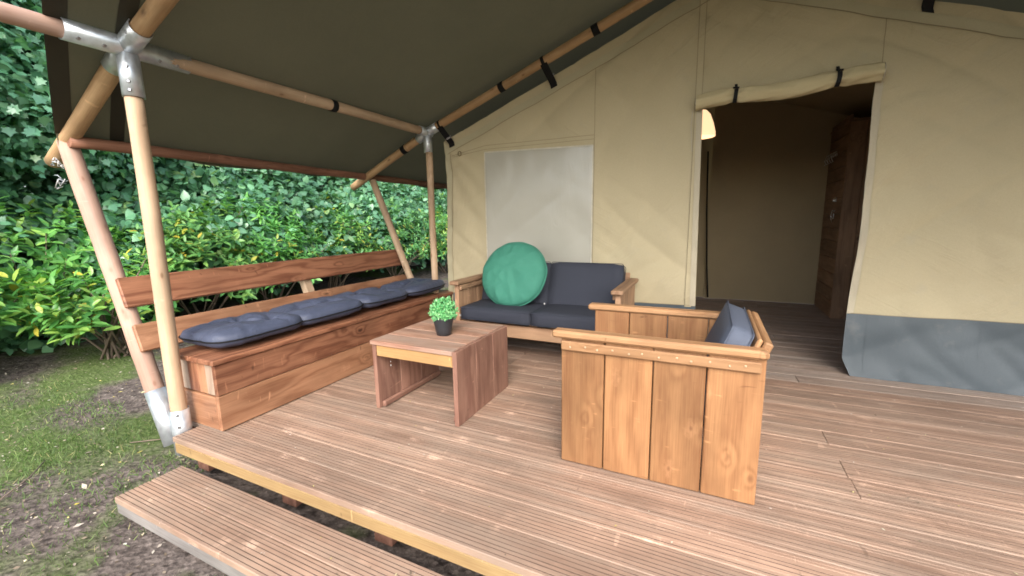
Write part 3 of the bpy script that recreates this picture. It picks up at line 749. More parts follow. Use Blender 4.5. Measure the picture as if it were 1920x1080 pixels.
# pendant lamp, lit
lamp = thing('pendant_lamp', (-.15, 4.6, 2.1), 'lit cream pendant lamp hanging just inside the doorway at left', 'lamp')
m, nt, b, out = new_mat('lit_shade'); g = N(nt)
b.inputs['Base Color'].default_value = (.8, .65, .45, 1); b.inputs['Emission Color'].default_value = (1, .62, .34, 1); b.inputs['Emission Strength'].default_value = .42
M_shade = m
lathe('lamp_shade', M_shade, lamp, [(.015, .25), (.05, .24), (.085, .20), (.115, .12), (.135, .04), (.138, 0), (.132, -.004), (.128, .0)], (-.145, 4.6, 1.925), 36)
tube('cord', MC['black'], lamp, [(-.145, 4.6, 2.17), (-.145, 4.6, 2.75)], .004, 6)

# ------------------------------------------------------------------ built-in bench
bench = thing('long_bench', (-2.7, 2.45, 0), 'long reddish brown storage bench along the open left side of the veranda', 'bench')
BY0, BY1 = 1.26, 3.69; BX = -2.43; BL = BY1-BY0
board('seat_board', MW['bench'], bench, (BX-.105+.006, (BY0+BY1)/2-.004, .409), (.222, BL+.02, .030), .005)
board('seat_board', MW['bench'], bench, (BX-.105-.225, (BY0+BY1)/2-.004, .409), (.222, BL+.02, .030), .005)
board('front_board', MW['bench'], bench, (BX-.014, (BY0+BY1)/2, .302), (.028, BL, .178), .004)
board('front_board', MW['benchlight'], bench, (BX-.016, (BY0+BY1)/2, .107), (.028, BL, .205), .004)
# end panel at the near end: short uprights above a lower board
for i, (w_, mt) in enumerate(((.085, 'benchgrey'), (.075, 'benchlight'), (.095, 'bench'), (.085, 'benchgrey'))):
    xs = [-.072, -.153, -.239, -.33][i]
    board('end_upright', MW[mt], bench, (BX+xs, BY0+.024, .300), (w_, .026, .186), .003)
board('end_board', MW['benchlight'], bench, (BX-.205, BY0+.016, .102), (.345, .028, .196), .004)
board('end_upright', MW['bench'], bench, (BX-.2, BY1-.02, .2), (.36, .028, .38), .004)
# back planks on the leaning posts
dback = Vector((-.372, 0, 1)).normalized()
pb = lambda z, off=0: Vector((-2.805-.372*z+off, 0, z))
for z0, z1, mt in ((.690, .862, 'bench'), (.435, .590, 'benchlight')):
    zc = (z0+z1)/2; c = pb(zc, .012); c.y = (1.165+3.62)/2
    board('back_board', MW[mt], bench, c, (3.62-1.165, (z1-z0)/dback.z, .030), .006, xd=(0, 1, 0), yd=dback)
c = pb(.50, -.045); c.y = 2.40
board('back_support', MW['pole'], bench, c, (.72, .075, .06), .006, xd=dback, yd=(0, 1, 0))

def pad_me(W, D, H, seed, tufts, n=40, power=5.5, round_=False):
    """stuffed cushion: top and bottom sheets meeting at a piped rim"""
    vs = []; fs = []
    rs = random.Random(seed)
    def height(a, c):
        if round_: e = min(1, math.hypot(a, c))
        else: e = (abs(a)**power+abs(c)**power)**(1/power)
        prof = max(0, 1-e**(4.5 if not round_ else 3.2))**.5
        h = prof
        for tx, ty in tufts:
            dd = math.hypot((a-tx)*1.0, (c-ty)*1.0); h -= .55*math.exp(-(dd/.17)**2)*prof
            # creases radiating from the tufts
            an = math.atan2(c-ty, a-tx); h -= .42*prof*max(0, math.sin(an*2.5+seed+tx*9))**8*math.exp(-dd*1.2)+.10*prof*max(0, math.sin(an*7+seed))**3*math.exp(-dd*2)
        h += .10*prof*noise.noise(Vector((a*1.6+seed, c*1.6, seed)))+.09*prof*(1-abs(noise.noise(Vector((a*3.2+seed, c*3.2, seed))))*3)+.05*prof*noise.noise(Vector((a*7+seed, c*7, seed)))
        return max(0, h)
    idx = {}
    for s in (1, -1):
        for i in range(n+1):
            for j in range(n+1):
                a = -1+2*i/n; c = -1+2*j/n
                edge = i in (0, n) or j in (0, n)
                # square to rounded square / disc
                if round_:
                    x = a*math.sqrt(max(0, 1-c*c/2)); y = c*math.sqrt(max(0, 1-a*a/2))
                else:
                    k = .94; m_ = max(abs(a), abs(c)); l = (abs(a)**4.2+abs(c)**4.2)**(1/4.2) or 1
                    x = a*(m_/l) if l else a; y = c*(m_/l) if l else c
                wob = 1+.018*noise.noise(Vector((x*3+seed, y*3, 1)))
                hx = height(x, y) if not edge else 0
                key = (i, j, 0 if edge else s)
                if key not in idx:
                    idx[key] = len(vs); vs.append((x*wob*W/2, y*wob*D/2, s*hx*H/2*(1 if s > 0 else .9)))
        for i in range(n):
            for j in range(n):
                def kk(p, q): return idx[(p, q, 0 if (p in (0, n) or q in (0, n)) else s)]
                f = (kk(i, j), kk(i+1, j), kk(i+1, j+1), kk(i, j+1))
                fs.append(f if s > 0 else f[::-1])
    me = bpy.data.meshes.new('cushion'); me.from_pydata(vs, [], fs); me.update()
    rimv = [idx[(i, 0, 0)] for i in range(n+1)]+[idx[(n, j, 0)] for j in range(1, n+1)]+[idx[(i, n, 0)] for i in range(n-1, -1, -1)]+[idx[(0, j, 0)] for j in range(n-1, 0, -1)]
    return me, [Vector(vs[i]) for i in rimv]
places = ('nearest the front post', 'second from the front post', 'third from the front post', 'at the far end by the tent wall')
TU = [(-.05, -.38), (.05, .38)]
for i, yc in enumerate((1.615, 2.165, 2.735, 3.315)):
    me, rimp = pad_me(.48, .62, .125, 3+i*2.3, TU if i else [(-.2, -.05), (.45, .35)])
    wm = Matrix.Translation((BX-.265+(.0, .0, -.012, .0)[i], yc, .492+(.004, .010, .008, .012)[i])) @ Matrix.Rotation(math.radians((2, -3, 3, -2)[i]), 4, 'Z') @ Matrix.Rotation(math.radians((0, 1.5, -1.5, 1)[i]), 4, 'X')
    root = thing('seat_pad', wm.translation, 'puffy navy seat pad on the long bench, '+places[i], 'seat pad', 'navy seat pads on the bench')
    o = mobj('padding', me, MC['navy'], root, wm, True)
    tube('piping', MC['black'], root, [wm @ p for p in rimp], .005, 6, closed=True)
tag(board('white_clip', M_wire, None, (-2.93, 1.93, .445), (.05, .06, .035), .01), 'small white plastic piece behind the nearest seat pad', 'clip')

# ------------------------------------------------------------------ cushion blocks
def block_me(L, W, T, r=.022, sub=3, puff=.006):
    bm = bmesh.new(); bmesh.ops.create_cube(bm, size=1); bmesh.ops.scale(bm, vec=(L, W, T), verts=bm.verts)
    bmesh.ops.subdivide_edges(bm, edges=bm.edges[:], cuts=7, use_grid_fill=True)
    for v in bm.verts:
        a, c, d = v.co.x/(L/2), v.co.y/(W/2), v.co.z/(T/2)
        # pull the corners in a little, puff the faces
        q = [v.co.x, v.co.y, v.co.z]; H = (L/2, W/2, T/2)
        inner = [max(-(h-r), min(h-r, x)) for x, h in zip(q, H)]
        dv = Vector(q)-Vector(inner)
        if dv.length > r: dv = dv.normalized()*r
        p = Vector(inner)+dv
        if abs(d) > .99: p.z += math.copysign(puff*(1-a*a)*(1-c*c), d)
        if abs(a) > .99: p.x += math.copysign(puff*(1-d*d)*(1-c*c), a)
        if abs(c) > .99: p.y += math.copysign(puff*(1-d*d)*(1-a*a), c)
        v.co = p + Vector((.003*noise.noise(p*7), .003*noise.noise(p*7+Vector((3, 0, 0))), .003*noise.noise(p*6+Vector((0, 5, 0)))))
    me = bpy.data.meshes.new('cushion_block'); bm.to_mesh(me); bm.free(); return me
def cushion(name, label, cat, group, L, W, T, center, xd, yd, mat):
    wm = frame(Vector(center), xd, yd)
    root = thing(name, center, label, cat, group)
    mobj('cover', block_me(L, W, T), mat, root, wm, True)
    # stitched seam round the middle of the edge band
    for zz_ in (T/2-.012, -T/2+.012):
        r_ = .018; pts = []
        for cx, cy, a0 in ((L/2-r_, W/2-r_, 0), (-L/2+r_, W/2-r_, 90), (-L/2+r_, -W/2+r_, 180), (L/2-r_, -W/2+r_, 270)):
            for k in range(5):
                a = math.radians(a0+k*22.5); pts.append(wm @ Vector((cx+(r_+.002)*math.cos(a), cy+(r_+.002)*math.sin(a), zz_)))
        tube('seam', mat, root, pts, .0028, 5, closed=True)
    return root

# ------------------------------------------------------------------ sofa
SX0, SX1, SY0, SY1 = -1.985, -.515, 2.93, 3.565
sofa = thing('wooden_sofa', ((SX0+SX1)/2, (SY0+SY1)/2, 0), 'two seat plank sofa with charcoal cushions against the tent wall', 'sofa')
AW = .088
for side, xc in ((0, SX0+.055), (1, SX1-.055)):
    top = board('arm_board', MW['sofa'], sofa, (xc, (SY0+SY1)/2-.01, .640), (AW, SY1-SY0+.05, .034), .008)
    n_ = 4; wd = (SY1-SY0-.01)/n_
    for k in range(n_):
        board('side_plank', MW['sofa'], sofa, (xc, SY0+.005+wd*(k+.5), .3125), (.040, wd-.005, .617), .004)
    board('arm_batten', MW['sofa'], sofa, (xc+(.031 if side == 0 else -.031), (SY0+SY1)/2, .598), (.020, SY1-SY0-.04, .040), .004)
board('front_rail', MW['sofa'], sofa, ((SX0+SX1)/2, SY0+.035, .262), (SX1-SX0-.155, .040, .105), .006)
board('back_rail', MW['sofa'], sofa, ((SX0+SX1)/2, SY1-.04, .262), (SX1-SX0-.155, .040, .105), .006)
for k in range(7):
    board('slat', MW['sofa'], sofa, (SX0+.17+k*.19, (SY0+SY1)/2, .322), (.07, SY1-SY0-.10, .015), .002)
bd = Vector((0, .30, .95)).normalized()
for k in range(3):
    z_ = .45+.105*k; board('back_slat', MW['sofa'], sofa, ((SX0+SX1)/2, 3.475+.30/.95*(z_-.45), z_), (SX1-SX0-.155, .09, .022), .004, xd=(1, 0, 0), yd=bd)
board('mark', M_wire, sofa, (SX0+.055+.0225, SY0+.02, .358), (.006, .018, .018), .004)
mid = (SX0+SX1)/2+.01
for i, (a, c, lab) in enumerate(((SX0+.105, mid-.004, 'flat charcoal seat cushion at the left end of the sofa'), (mid+.004, SX1-.105, 'flat charcoal seat cushion at the right end of the sofa'))):
    cushion('seat_cushion', lab, 'cushion', 'sofa seat cushions', c-a, .50, .115, ((a+c)/2, SY0+.225, .389), (1, 0, 0), (0, 1, 0), MC['char'])
    cushion('back_cushion', lab.replace('flat', 'upright').replace('seat', 'back'), 'cushion', 'sofa back cushions', c-a, .40, .12, ((a+c)/2, 3.385, .585), (1, 0, 0), (0, .30, .95), MC['char'])
tag(board('care_tag', M_wire, None, (mid-.002, 3.232, .452), (.010, .006, .014), .002), 'tiny white fabric tag between the sofa cushions', 'tag')
# round green cushion
me, rimp = pad_me(.60, .57, .17, 21.5, [], n=48, round_=True)
tb = Vector((0, .36, .93)).normalized()
wm = frame(Vector((-1.505, 3.185, .70)), (1, 0, .03), tb)
# creases near the rim
for v in me.vertices:
    rr = math.hypot(v.co.x/.30, v.co.y/.285); an = math.atan2(v.co.y, v.co.x)
    if rr > .55:
        k = (rr-.55)/.45; s_ = math.sin(an*23+3*math.sin(an*3))
        v.co.z += math.copysign(.007*k*(1-k)*4*max(0, s_)*(.5+.5*noise.noise(Vector((an*2, 0, 4)))), v.co.z)
gc = thing('round_cushion', wm.translation, 'large round green cushion leaning on the left half of the sofa', 'round cushion')
mobj('cover', me, MC['green'], gc, wm, True)
tube('piping', MC['green'], gc, [wm @ p for p in rimp], .006, 6, closed=True)

# ------------------------------------------------------------------ armchair
ch = thing('wooden_armchair', (-.19, 2.1, 0), 'low orange brown plank armchair seen from its side in the foreground', 'armchair')
CX0, CX1 = -.600, .223
def chair_panel(yc, out):     # out = -1 near panel, +1 far panel
    xs = [CX0, -.397, -.19, .017, CX1]
    for a, c in zip(xs, xs[1:]):
        board('side_plank', MW['chair'], ch, ((a+c)/2, yc, .3125), (c-a-.005, .036, .617), .004)
    board('arm_board', MW['chairarm'], ch, ((CX0+CX1)/2-.018, yc+(-.008 if out < 0 else .004), .638), (CX1-CX0+.042, .070, .035), .010)
chair_panel(1.790, -1); chair_panel(2.415, 1)
lb = board('ledger', MW['chairarm'], ch, (-.195, 1.7630, .586), (.800, .017, .044), .006)
for i in range(12):
    x = -.55+.064*i+[0, .006, -.004][i % 3]
    mobj('screw', box_me(.004, .009, .009, .002, 'scr'), M_screw, lb, frame((x, 1.7535, .586+(.004 if i % 2 else -.003)), (0, 1, 0), (1, 0, 0)))
board('front_rail', MW['chair'], ch, (CX0+.06, 2.1025, .25), (.04, .585, .12), .005)
board('back_rail', MW['chair'], ch, (CX1-.03, 2.1025, .20), (.04, .585, .12), .005)
for k in range(6): board('slat', MW['chair'], ch, (-.19, 1.87+k*.093, .319), (.70, .06, .018), .002)
ub = Vector((.36, 0, .93)).normalized()      # the chair back leans away
cushion('seat_cushion', 'charcoal seat cushion low inside the foreground armchair', 'cushion', None, .56, .55, .10, (-.25, 2.10, .380), (1, 0, 0), (0, 1, 0), MC['char'])
tc = Vector((.090, 0, .728)); nrmv = Vector((.93, 0, -.36)).normalized()
cc = tc - ub*.22 + nrmv*.052; cc.y = 2.112
cushion('back_cushion', 'sky tinted blue grey back cushion leaning in the foreground armchair', 'cushion', None, .585, .44, .105, cc, (0, 1, 0), ub, MC['blue'])
for k, (dn_, w_) in enumerate(((.119, .022), (.149, .036))):
    for q in range(1 if k else 3):
        c_ = tc + nrmv*(dn_+.0) - ub*(.0425+.11*q); c_.y = 2.103
        board('back_slat' if k == 0 else 'top_rail', MW['chairarm'], ch, c_, (.585 if k == 0 else .60, .085, w_-.003), .006, xd=(0, 1, 0), yd=ub)

# ------------------------------------------------------------------ coffee table
tbl = thing('coffee_table', (-1.55, 2.16, 0), 'square plank coffee table with panel sides and a yellow front rail', 'coffee table')
TX0, TX1, TY0, TY1 = -1.862, -1.232, 1.845, 2.49
wd = (TY1-TY0)/4
for k in range(4):
    board('top_plank', MW['tabletop'], tbl, ((TX0+TX1-.030)/2, TY0+wd*(k+.5), .430), (TX1-TX0-.030, wd-.003, .027), .003)
wd = (TY1-TY0)/3
for k in range(3):
    board('side_plank', MW['table'], tbl, (TX1-.0145, TY0+wd*(k+.5)+.001, .2205), (.029, wd-.0025, .441), .003)
    board('side_plank', MW['table'], tbl, (TX0+.024, TY0+wd*(k+.5)+.006, .207), (.029, wd-.0025, .414), .003)
board('front_rail', MW['tabletrim'], tbl, ((TX0+TX1)/2+.004, TY0+.024, .3805), (TX1-TX0-.074, .028, .070), .004)
board('rear_rail', MW['tabletrim'], tbl, ((TX0+TX1)/2+.004, TY1-.024, .3805), (TX1-TX0-.074, .028, .070), .004)
for x in (TX0+.0525, TX1-.0435): board('floor_batten', MW['table'], tbl, (x, (TY0+TY1)/2+.01, .024), (.027, TY1-TY0-.04, .036), .006)
for z in (.27, .245): mobj('screw', box_me(.004, .008, .008, .002, 'scr'), M_wire, tbl, frame((TX0+.040, TY0+.13, z), (1, 0, 0), (0, 1, 0)))

# potted plant
PX, PY, PZ = -1.503, 2.125, .4445
pp = thing('potted_plant', (PX, PY, PZ), 'small mint green artificial plant in a black pot on the coffee table', 'potted plant')
lathe('pot', M_pot, pp, [(0, 0), (.040, 0), (.046, .004), (.052, .04), (.060, .08), (.0655, .108), (.066, .114), (.062, .114), (.058, .10), (.0, .098)], (PX, PY, PZ), 40)
lathe('soil', M_soil, pp, [(0, .101), (.03, .103), (.0585, .100)], (PX, PY, PZ), 20)

# ------------------------------------------------------------------ leaves
def leaf_template(kind):
    if kind == 'laurel':      # pointed oval, folded at the midrib; length 1 along x
        xs = [0, .22, .5, .78, 1]; ws = [.0, .14, .185, .12, 0]
        V = []; F = []
        for x in xs: V.append((x, 0, -.10*x*x))
        for x, w_ in zip(xs[1:-1], ws[1:-1]): V.append((x, w_, .055-.10*x*x))
        for x, w_ in zip(xs[1:-1], ws[1:-1]): V.append((x, -w_, .055-.10*x*x))
        F = [(0, 1, 5), (1, 2, 6), (1, 6, 5), (2, 3, 7), (2, 7, 6), (3, 4, 7), (0, 8, 1), (1, 9, 2), (1, 8, 9), (2, 10, 3), (2, 9, 10), (3, 10, 4)]
        return np.array(V), np.array(F)
    if kind == 'maple':       # five-lobed
        pts = [(0, 0), (.12, .30), (.02, .48), (.36, .40), (.46, .58), (.62, .26), (1, 0)]
        V = [(.35, 0, .0)]+[(x, y, -.10*x*x-.18*abs(y)**1.5+.03) for x, y in pts]+[(x, -y, -.10*x*x-.18*abs(y)**1.5+.03) for x, y in pts[1:-1]]
        ring = list(range(1, 8))+[12, 11, 10, 9, 8]
        F = [(0, ring[i], ring[(i+1) % 12]) for i in range(12)]
        F = [f[::-1] for f in F]
        return np.array(V), np.array(F)
    if kind == 'ivy':
        pts = [(0, 0), (-.06, .30), (.30, .42), (.62, .30), (1, 0)]
        V = [(.38, 0, .02)]+[(x, y, -.12*abs(y)-.08*x*x) for x, y in pts]+[(x, -y, -.12*abs(y)-.08*x*x) for x, y in pts[1:-1]]
        ring = [1, 2, 3, 4, 5, 8, 7, 6]; F = [(0, ring[i], ring[(i+1) % 8])[::-1] for i in range(8)]
        return np.array(V), np.array(F)
    if kind == 'small':
        V = [(0, 0, 0), (.45, .25, .03), (1, 0, -.05), (.45, -.25, .03)]; return np.array(V), np.array([(0, 1, 2), (0, 2, 3)])
    if kind == 'blade':
        V = [(0, .05, 0), (0, -.05, 0), (.55, .035, .03), (.55, -.035, .03), (1, 0, -.12)]; return np.array(V), np.array([(0, 1, 3), (0, 3, 2), (2, 3, 4)])
def unit(a): return a/np.maximum(np.linalg.norm(a, axis=1, keepdims=True), 1e-9)
def leaves_me(pos, ldir, nrm, size, tint, kind):
    """pos, ldir (leaf length direction), nrm (approximate upper side), size: arrays of N"""
    V, F = leaf_template(kind)
    x = unit(ldir); z = unit(nrm - (nrm*x).sum(1, keepdims=True)*x); y = np.cross(z, x)
    n = len(pos); k = len(V)
    W = pos[:, None, :] + size[:, None, None]*(V[None, :, 0:1]*x[:, None, :] + V[None, :, 1:2]*y[:, None, :] + V[None, :, 2:3]*z[:, None, :])
    Wv = W.reshape(-1, 3); Fv = (F[None]+(np.arange(n)*k)[:, None, None]).reshape(-1, 3)
    me = bpy.data.meshes.new('leaves'); me.vertices.add(len(Wv)); me.vertices.foreach_set('co', Wv.ravel().astype(np.float32))
    me.loops.add(Fv.size); me.loops.foreach_set('vertex_index', Fv.ravel().astype(np.int32))
    me.polygons.add(len(Fv)); me.polygons.foreach_set('loop_start', (np.arange(len(Fv))*3).astype(np.int32))
    me.update(calc_edges=True)
    at = me.attributes.new('tint', 'FLOAT', 'POINT'); at.data.foreach_set('value', np.repeat(tint, k).astype(np.float32))
    return me
R_ = np.random.RandomState(11)
def whorls(tips, axes, nleaf, size, spread=(50, 85), jitter=.3, tintf=None):
    """rosettes of leaves round shoot tips"""
    n = len(tips); a = unit(axes); h = unit(np.cross(a, R_.normal(size=(n, 3)))); k = np.cross(a, h)
    P = []; D = []; Nn = []; S = []
    for j in range(nleaf):
        th = j*2.4+R_.uniform(0, .6, n); ang = np.radians(spread[0]+(spread[1]-spread[0])*(j/nleaf)+R_.normal(0, 8, n))
        rad = np.cos(th)[:, None]*h+np.sin(th)[:, None]*k
        d = np.cos(ang)[:, None]*a+np.sin(ang)[:, None]*rad; d[:, 2] -= .12
        off = (-.018*j)*size/.13
        P.append(tips+a*off+R_.normal(0, .004, (n, 3))); D.append(d); Nn.append(a*1.0-rad*.2+np.array([0, 0, .25])); S.append(size*(.62+.38*min(1, (j+2)/5))*R_.uniform(.75, 1.15, n))
    return np.concatenate(P), np.concatenate(D), np.concatenate(Nn), np.concatenate(S)
def ellip(c, r, n, seed_n=0, zmin=-.3, rough=.25, face=None):
    """points on a lumpy ellipsoid, with outward normals"""
    out = []; nn = []
    while len(out) < n:
        d = R_.normal(size=3); d /= np.linalg.norm(d)
        if d[2] < zmin: continue
        if face is not None and d[0] < 0 and R_.rand() < face: continue
        lump = 1+rough*noise.noise(Vector((d[0]*2+seed_n, d[1]*2, d[2]*2)))+rough*.6*noise.noise(Vector((d[0]*5+seed_n, d[1]*5, d[2]*5)))
        out.append([c[i]+r[i]*d[i]*lump for i in range(3)]); nn.append([d[i]/r[i] for i in range(3)])
    return np.array(out), unit(np.array(nn))

# potted plant foliage: sprigs with small leaves
tips, nr = ellip((PX, PY, PZ+.155), (.078, .078, .075), 210, 3, -.55, .2)
for s_ in range(14):
    t = tips[s_*15]; tube('stem', ML_pot, pp, [(PX+(t[0]-PX)*.15, PY+(t[1]-PY)*.15, PZ+.10), (PX+(t[0]-PX)*.6, PY+(t[1]-PY)*.6, PZ+.14), tuple(t)], .0014, 5)
P_, D_, N_, S_ = whorls(tips, nr+np.array([0, 0, .5]), 9, .021, (15, 80))
mobj('foliage', leaves_me(P_, D_, N_, S_, R_.rand(len(P_))*.999, 'small'), ML_pot, pp)
m, nt, b, out = new_mat('glass'); b.inputs['Base Color'].default_value = (.85, .92, .88, 1); b.inputs['Roughness'].default_value = .05; b.inputs['Transmission Weight'].default_value = .9
gl = lathe('small_glass', m, None, [(0, 0), (.022, 0), (.026, .05), (.024, .05), (.020, .005), (0, .005)], (PX-.07, PY+.045, PZ), 20)
tag(gl, 'tiny clear glass standing behind the black plant pot', 'glass')

# ---- laurel shrubs
def shrub(c, r, ntips, label, mat, size=.13, parts=0, group='leafy shrubs behind the bench', nleaf=8, stems=9, seed=0, zmin=-.25, name='laurel_shrub'):
    gz = gh(c[0], c[1])
    root = thing(name, (c[0], c[1], gz), label, 'shrub', group)
    tips, nr = ellip(c, r, ntips, seed, zmin, .35, .45)
    # second, inner layer so the shrub has depth
    ti, ni = ellip(c, (r[0]*.7, r[1]*.75, r[2]*.72), ntips//2, seed+3, -.3, .35, .3)
    tips = np.concatenate([tips, ti]); nr = np.concatenate([nr, ni]); tips[:, 2] = np.maximum(tips[:, 2], gz+.08)
    up_ = R_.rand(len(tips)) < .14; tips[up_, 2] += R_.uniform(.05, .42, up_.sum())
    sdt = R_.uniform(-.14, .14)
    for s_ in range(stems):
        t = tips[(s_*7) % len(tips)]; b0 = Vector((c[0]+R_.uniform(-.12, .12), c[1]+R_.uniform(-.15, .15), gz-.03)); t = Vector(t)
        mid_ = b0.lerp(t, .5)+Vector((R_.uniform(-.05, .05), R_.uniform(-.05, .05), .08))
        tube('stem', M_stem, root, [b0, mid_, t], .008, 6, radii=[.013, .009, .004])
    P_, D_, N_, S_ = whorls(tips, nr*.7+np.array([0, 0, .6])+R_.normal(0, .25, (len(tips), 3)), nleaf, size)
    tint = np.clip(R_.rand(len(P_))*.75+np.clip((P_[:, 2]-c[2])/r[2], -1, 1)*.12+.06+sdt, 0, .90)
    ex = R_.rand(len(P_)) < .006; tint[ex] = .965
    if parts:
        # the largest leaves towards the viewer become parts of their own
        dist = np.linalg.norm(P_-np.array([0, 0, 1.16]), axis=1); order = np.argsort(dist)
        sel = order[:len(order)//2:max(1, (len(order)//2)//parts)][:parts]
        base = []
        for q in range(6):
            bme = leaves_me(np.zeros((1, 3)), np.array([[1., 0, 0]]), np.array([[0, 0, 1.]]), np.array([1.]), np.array([0.]), 'laurel'); bme.materials.append(mat); base.append(bme)
        for q, i in enumerate(sel):
            wm = frame(Vector(P_[i]), Vector(D_[i]), Vector(np.cross(N_[i], D_[i])))
            o = bpy.data.objects.new('leaf', base[q % 6]); link(o, root, wm @ Matrix.Scale(S_[i], 4))
        keep = np.ones(len(P_), bool); keep[sel] = False
        P_, D_, N_, S_, tint = P_[keep], D_[keep], N_[keep], S_[keep], tint[keep]
    o = mobj('foliage', leaves_me(P_, D_, N_, S_, tint, 'laurel'), mat, root)
    if parts: o['kind'] = 'stuff'
    return root
shrub((-6.15, .95, .30), (.62, .75, .62), 110, 'bright green laurel shrub at the left edge of the garden bed', ML_laurel, .15, 200, seed=1)
shrub((-5.75, 2.05, .22), (.50, .62, .55), 70, 'small open yellow green shrub with bare stems beside the leaning post', ML_laurel, .145, 200, stems=16, seed=2, zmin=-.1)
shrub((-6.9, 1.9, .60), (.7, .9, .75), 150, 'glossy laurel shrub behind the small yellow green shrub', ML_laurel, .14, seed=3)
shrub((-6.3, 3.2, .50), (.75, .75, .85), 230, 'tall light green shrub just right of the front post', ML_shrub, .13, seed=4)
shrub((-6.4, 4.35, .55), (.8, .85, .85), 240, 'dense shrub with upright shoots behind the bench back', ML_laurel, .12, seed=5)
shrub((-6.5, 5.7, .55), (.8, 1.0, .80), 250, 'yellow tinged shrub behind the middle of the bench', ML_laurel, .12, seed=6)
shrub((-6.4, 7.3, .6), (.8, 1.1, .8), 240, 'leafy shrub seen behind the far leaning post', ML_shrub, .12, seed=7)
shrub((-6.2, 9.0, .6), (.9, 1.2, .85), 240, 'far shrub with yellow leaves beside the tent corner', ML_laurel, .12, seed=8)
shrub((-5.2, 10.6, .9), (1.0, 1.2, 1.1), 220, 'farthest shrub visible beside the far veranda post', ML_shrub, .12, seed=9)

# ---- ivy bank behind the shrubs
def cloud(c, r, nclus, per, size, kind, spread=.28, face=.5, seed=0, zmin=-.4, droop=.5, hz=.55):
    cs, ns = ellip(c, r, nclus, seed, zmin, .35, face)
    P = np.repeat(cs, per, 0)+R_.normal(0, 1, (nclus*per, 3))*np.array([spread*.6, spread, spread*hz])
    Nn = unit(np.repeat(ns, per, 0)*.55+R_.normal(0, .33, (nclus*per, 3))+np.array([.25, 0, .6]))
    D = R_.normal(0, 1, (nclus*per, 3)); D = D+np.repeat(ns, per, 0)*.9; D[:, 2] -= droop
    S = size*R_.uniform(.6, 1.25, len(P)); return P, D, Nn, S
def cat(L): return tuple(np.concatenate(x) for x in zip(*L))
A = []
for i in range(15):
    y = .2+i*.95; x = -7.75+.35*math.sin(i*1.7)
    A.append(cloud((x, y, (.35 if i < 3 else .85)+.2*math.sin(i*2.1)), (1.0, 1.0, (1.0 if i < 3 else 1.4)+.2*math.sin(i*1.3)), 170, 22, .12, 'ivy', .22, .85, i, -.3))
for (x, y, z, r_) in ((-6.75, 2.75, .75, .5), (-6.5, 3.85, .85, .55), (-6.6, 5.05, .8, .55), (-6.6, 6.6, .95, .6), (-6.7, 8.2, .95, .6), (-6.9, .3, .7, .5)):
    A.append(cloud((x, y, z), (r_, r_*1.1, r_*1.2), 70, 20, .11, 'ivy', .16, .6, x+y, -.5))
P_, D_, N_, S_ = cat(A)
tag(mobj('ivy_bank', leaves_me(P_, D_, N_, S_, R_.rand(len(P_))*.99, 'ivy'), ML_ivy, None), 'bank of dark green ivy and bramble behind the shrubs', 'ivy', None, 'stuff')

# ---- trees
def tree(x, y, h, r, label, blobs, mat, kind='maple', size=.088, lean=(0, 0), name='sycamore_tree', bark=None, per=42, nclus=140, ivy=0, spread=.3, group='trees beyond the shrubs'):
    z0 = gh(x, y)-.1
    root = thing(name, (x, y, z0), label, 'tree', group)
    bark = bark or M_bark
    pts = [(x+lean[0]*t, y+lean[1]*t, z0+h*t) for t in (0, .1, .3, .6, 1)]
    tube('trunk', bark, root, pts, r, 14, radii=[r*1.35, r*1.05, r*.95, r*.75, r*.4])
    A = []
    for i, (bx, by, bz, rx, ry, rz) in enumerate(blobs):
        A.append(cloud((bx, by, bz), (rx, ry, rz), nclus, per, size, kind, spread, .5, i+x, -.9, .9, .35))
        j = min(4, max(2, i % 5)); p0 = Vector(pts[j-1]).lerp(Vector(pts[j]), .5); p1 = Vector((bx, by, bz))
        tube('limb', bark, root, [p0, p0.lerp(p1, .5)+Vector((0, 0, .25)), p1], .04, 8, radii=[r*.4, r*.25, .015])
        for q in range(3):
            e = p1+Vector((R_.uniform(-rx, rx)*.8, R_.uniform(-ry, ry)*.8, R_.uniform(-rz, rz)*.7))
            tube('branch', bark, root, [p0.lerp(p1, .6), p1.lerp(e, .4)+Vector((0, 0, .1)), e], .02, 6, radii=[.03, .02, .006])
    P_, D_, N_, S_ = cat(A)
    mobj('crown', leaves_me(P_, D_, N_, S_, R_.rand(len(P_))*.99, kind), mat, root)
    if ivy:
        n = ivy; t = R_.rand(n)*.55; a = R_.uniform(0, 2*math.pi, n); rr = r*1.15+R_.rand(n)*.10
        P_ = np.stack([x+lean[0]*t+rr*np.cos(a), y+lean[1]*t+rr*np.sin(a), z0+h*t], 1); Nn = np.stack([np.cos(a), np.sin(a), .3+0*a], 1)+R_.normal(0, .25, (n, 3))
        D = R_.normal(0, .5, (n, 3)); D[:, 2] -= .8
        mobj('trunk_ivy', leaves_me(P_, D, Nn, .10*R_.uniform(.6, 1.2, n), R_.rand(n)*.99, 'ivy'), ML_ivy, root)
    return root
tree(-9.3, 1.2, 8.0, .16, 'near sycamore with drooping teal green leaves at the left edge',
     [(-7.0, 1.0, 3.2, .9, 1.0, .8), (-7.2, 2.0, 2.5, .8, .9, .7), (-7.5, .3, 2.1, .8, .9, .6), (-7.6, 2.9, 3.3, 1., 1.0, .8), (-7.4, 1.3, 4.3, 1.2, 1.3, .8), (-8.4, 3.6, 2.5, .9, 1., .7), (-7.9, -.6, 3.2, 1, 1.2, .9)], ML_maple, nclus=170, per=44)
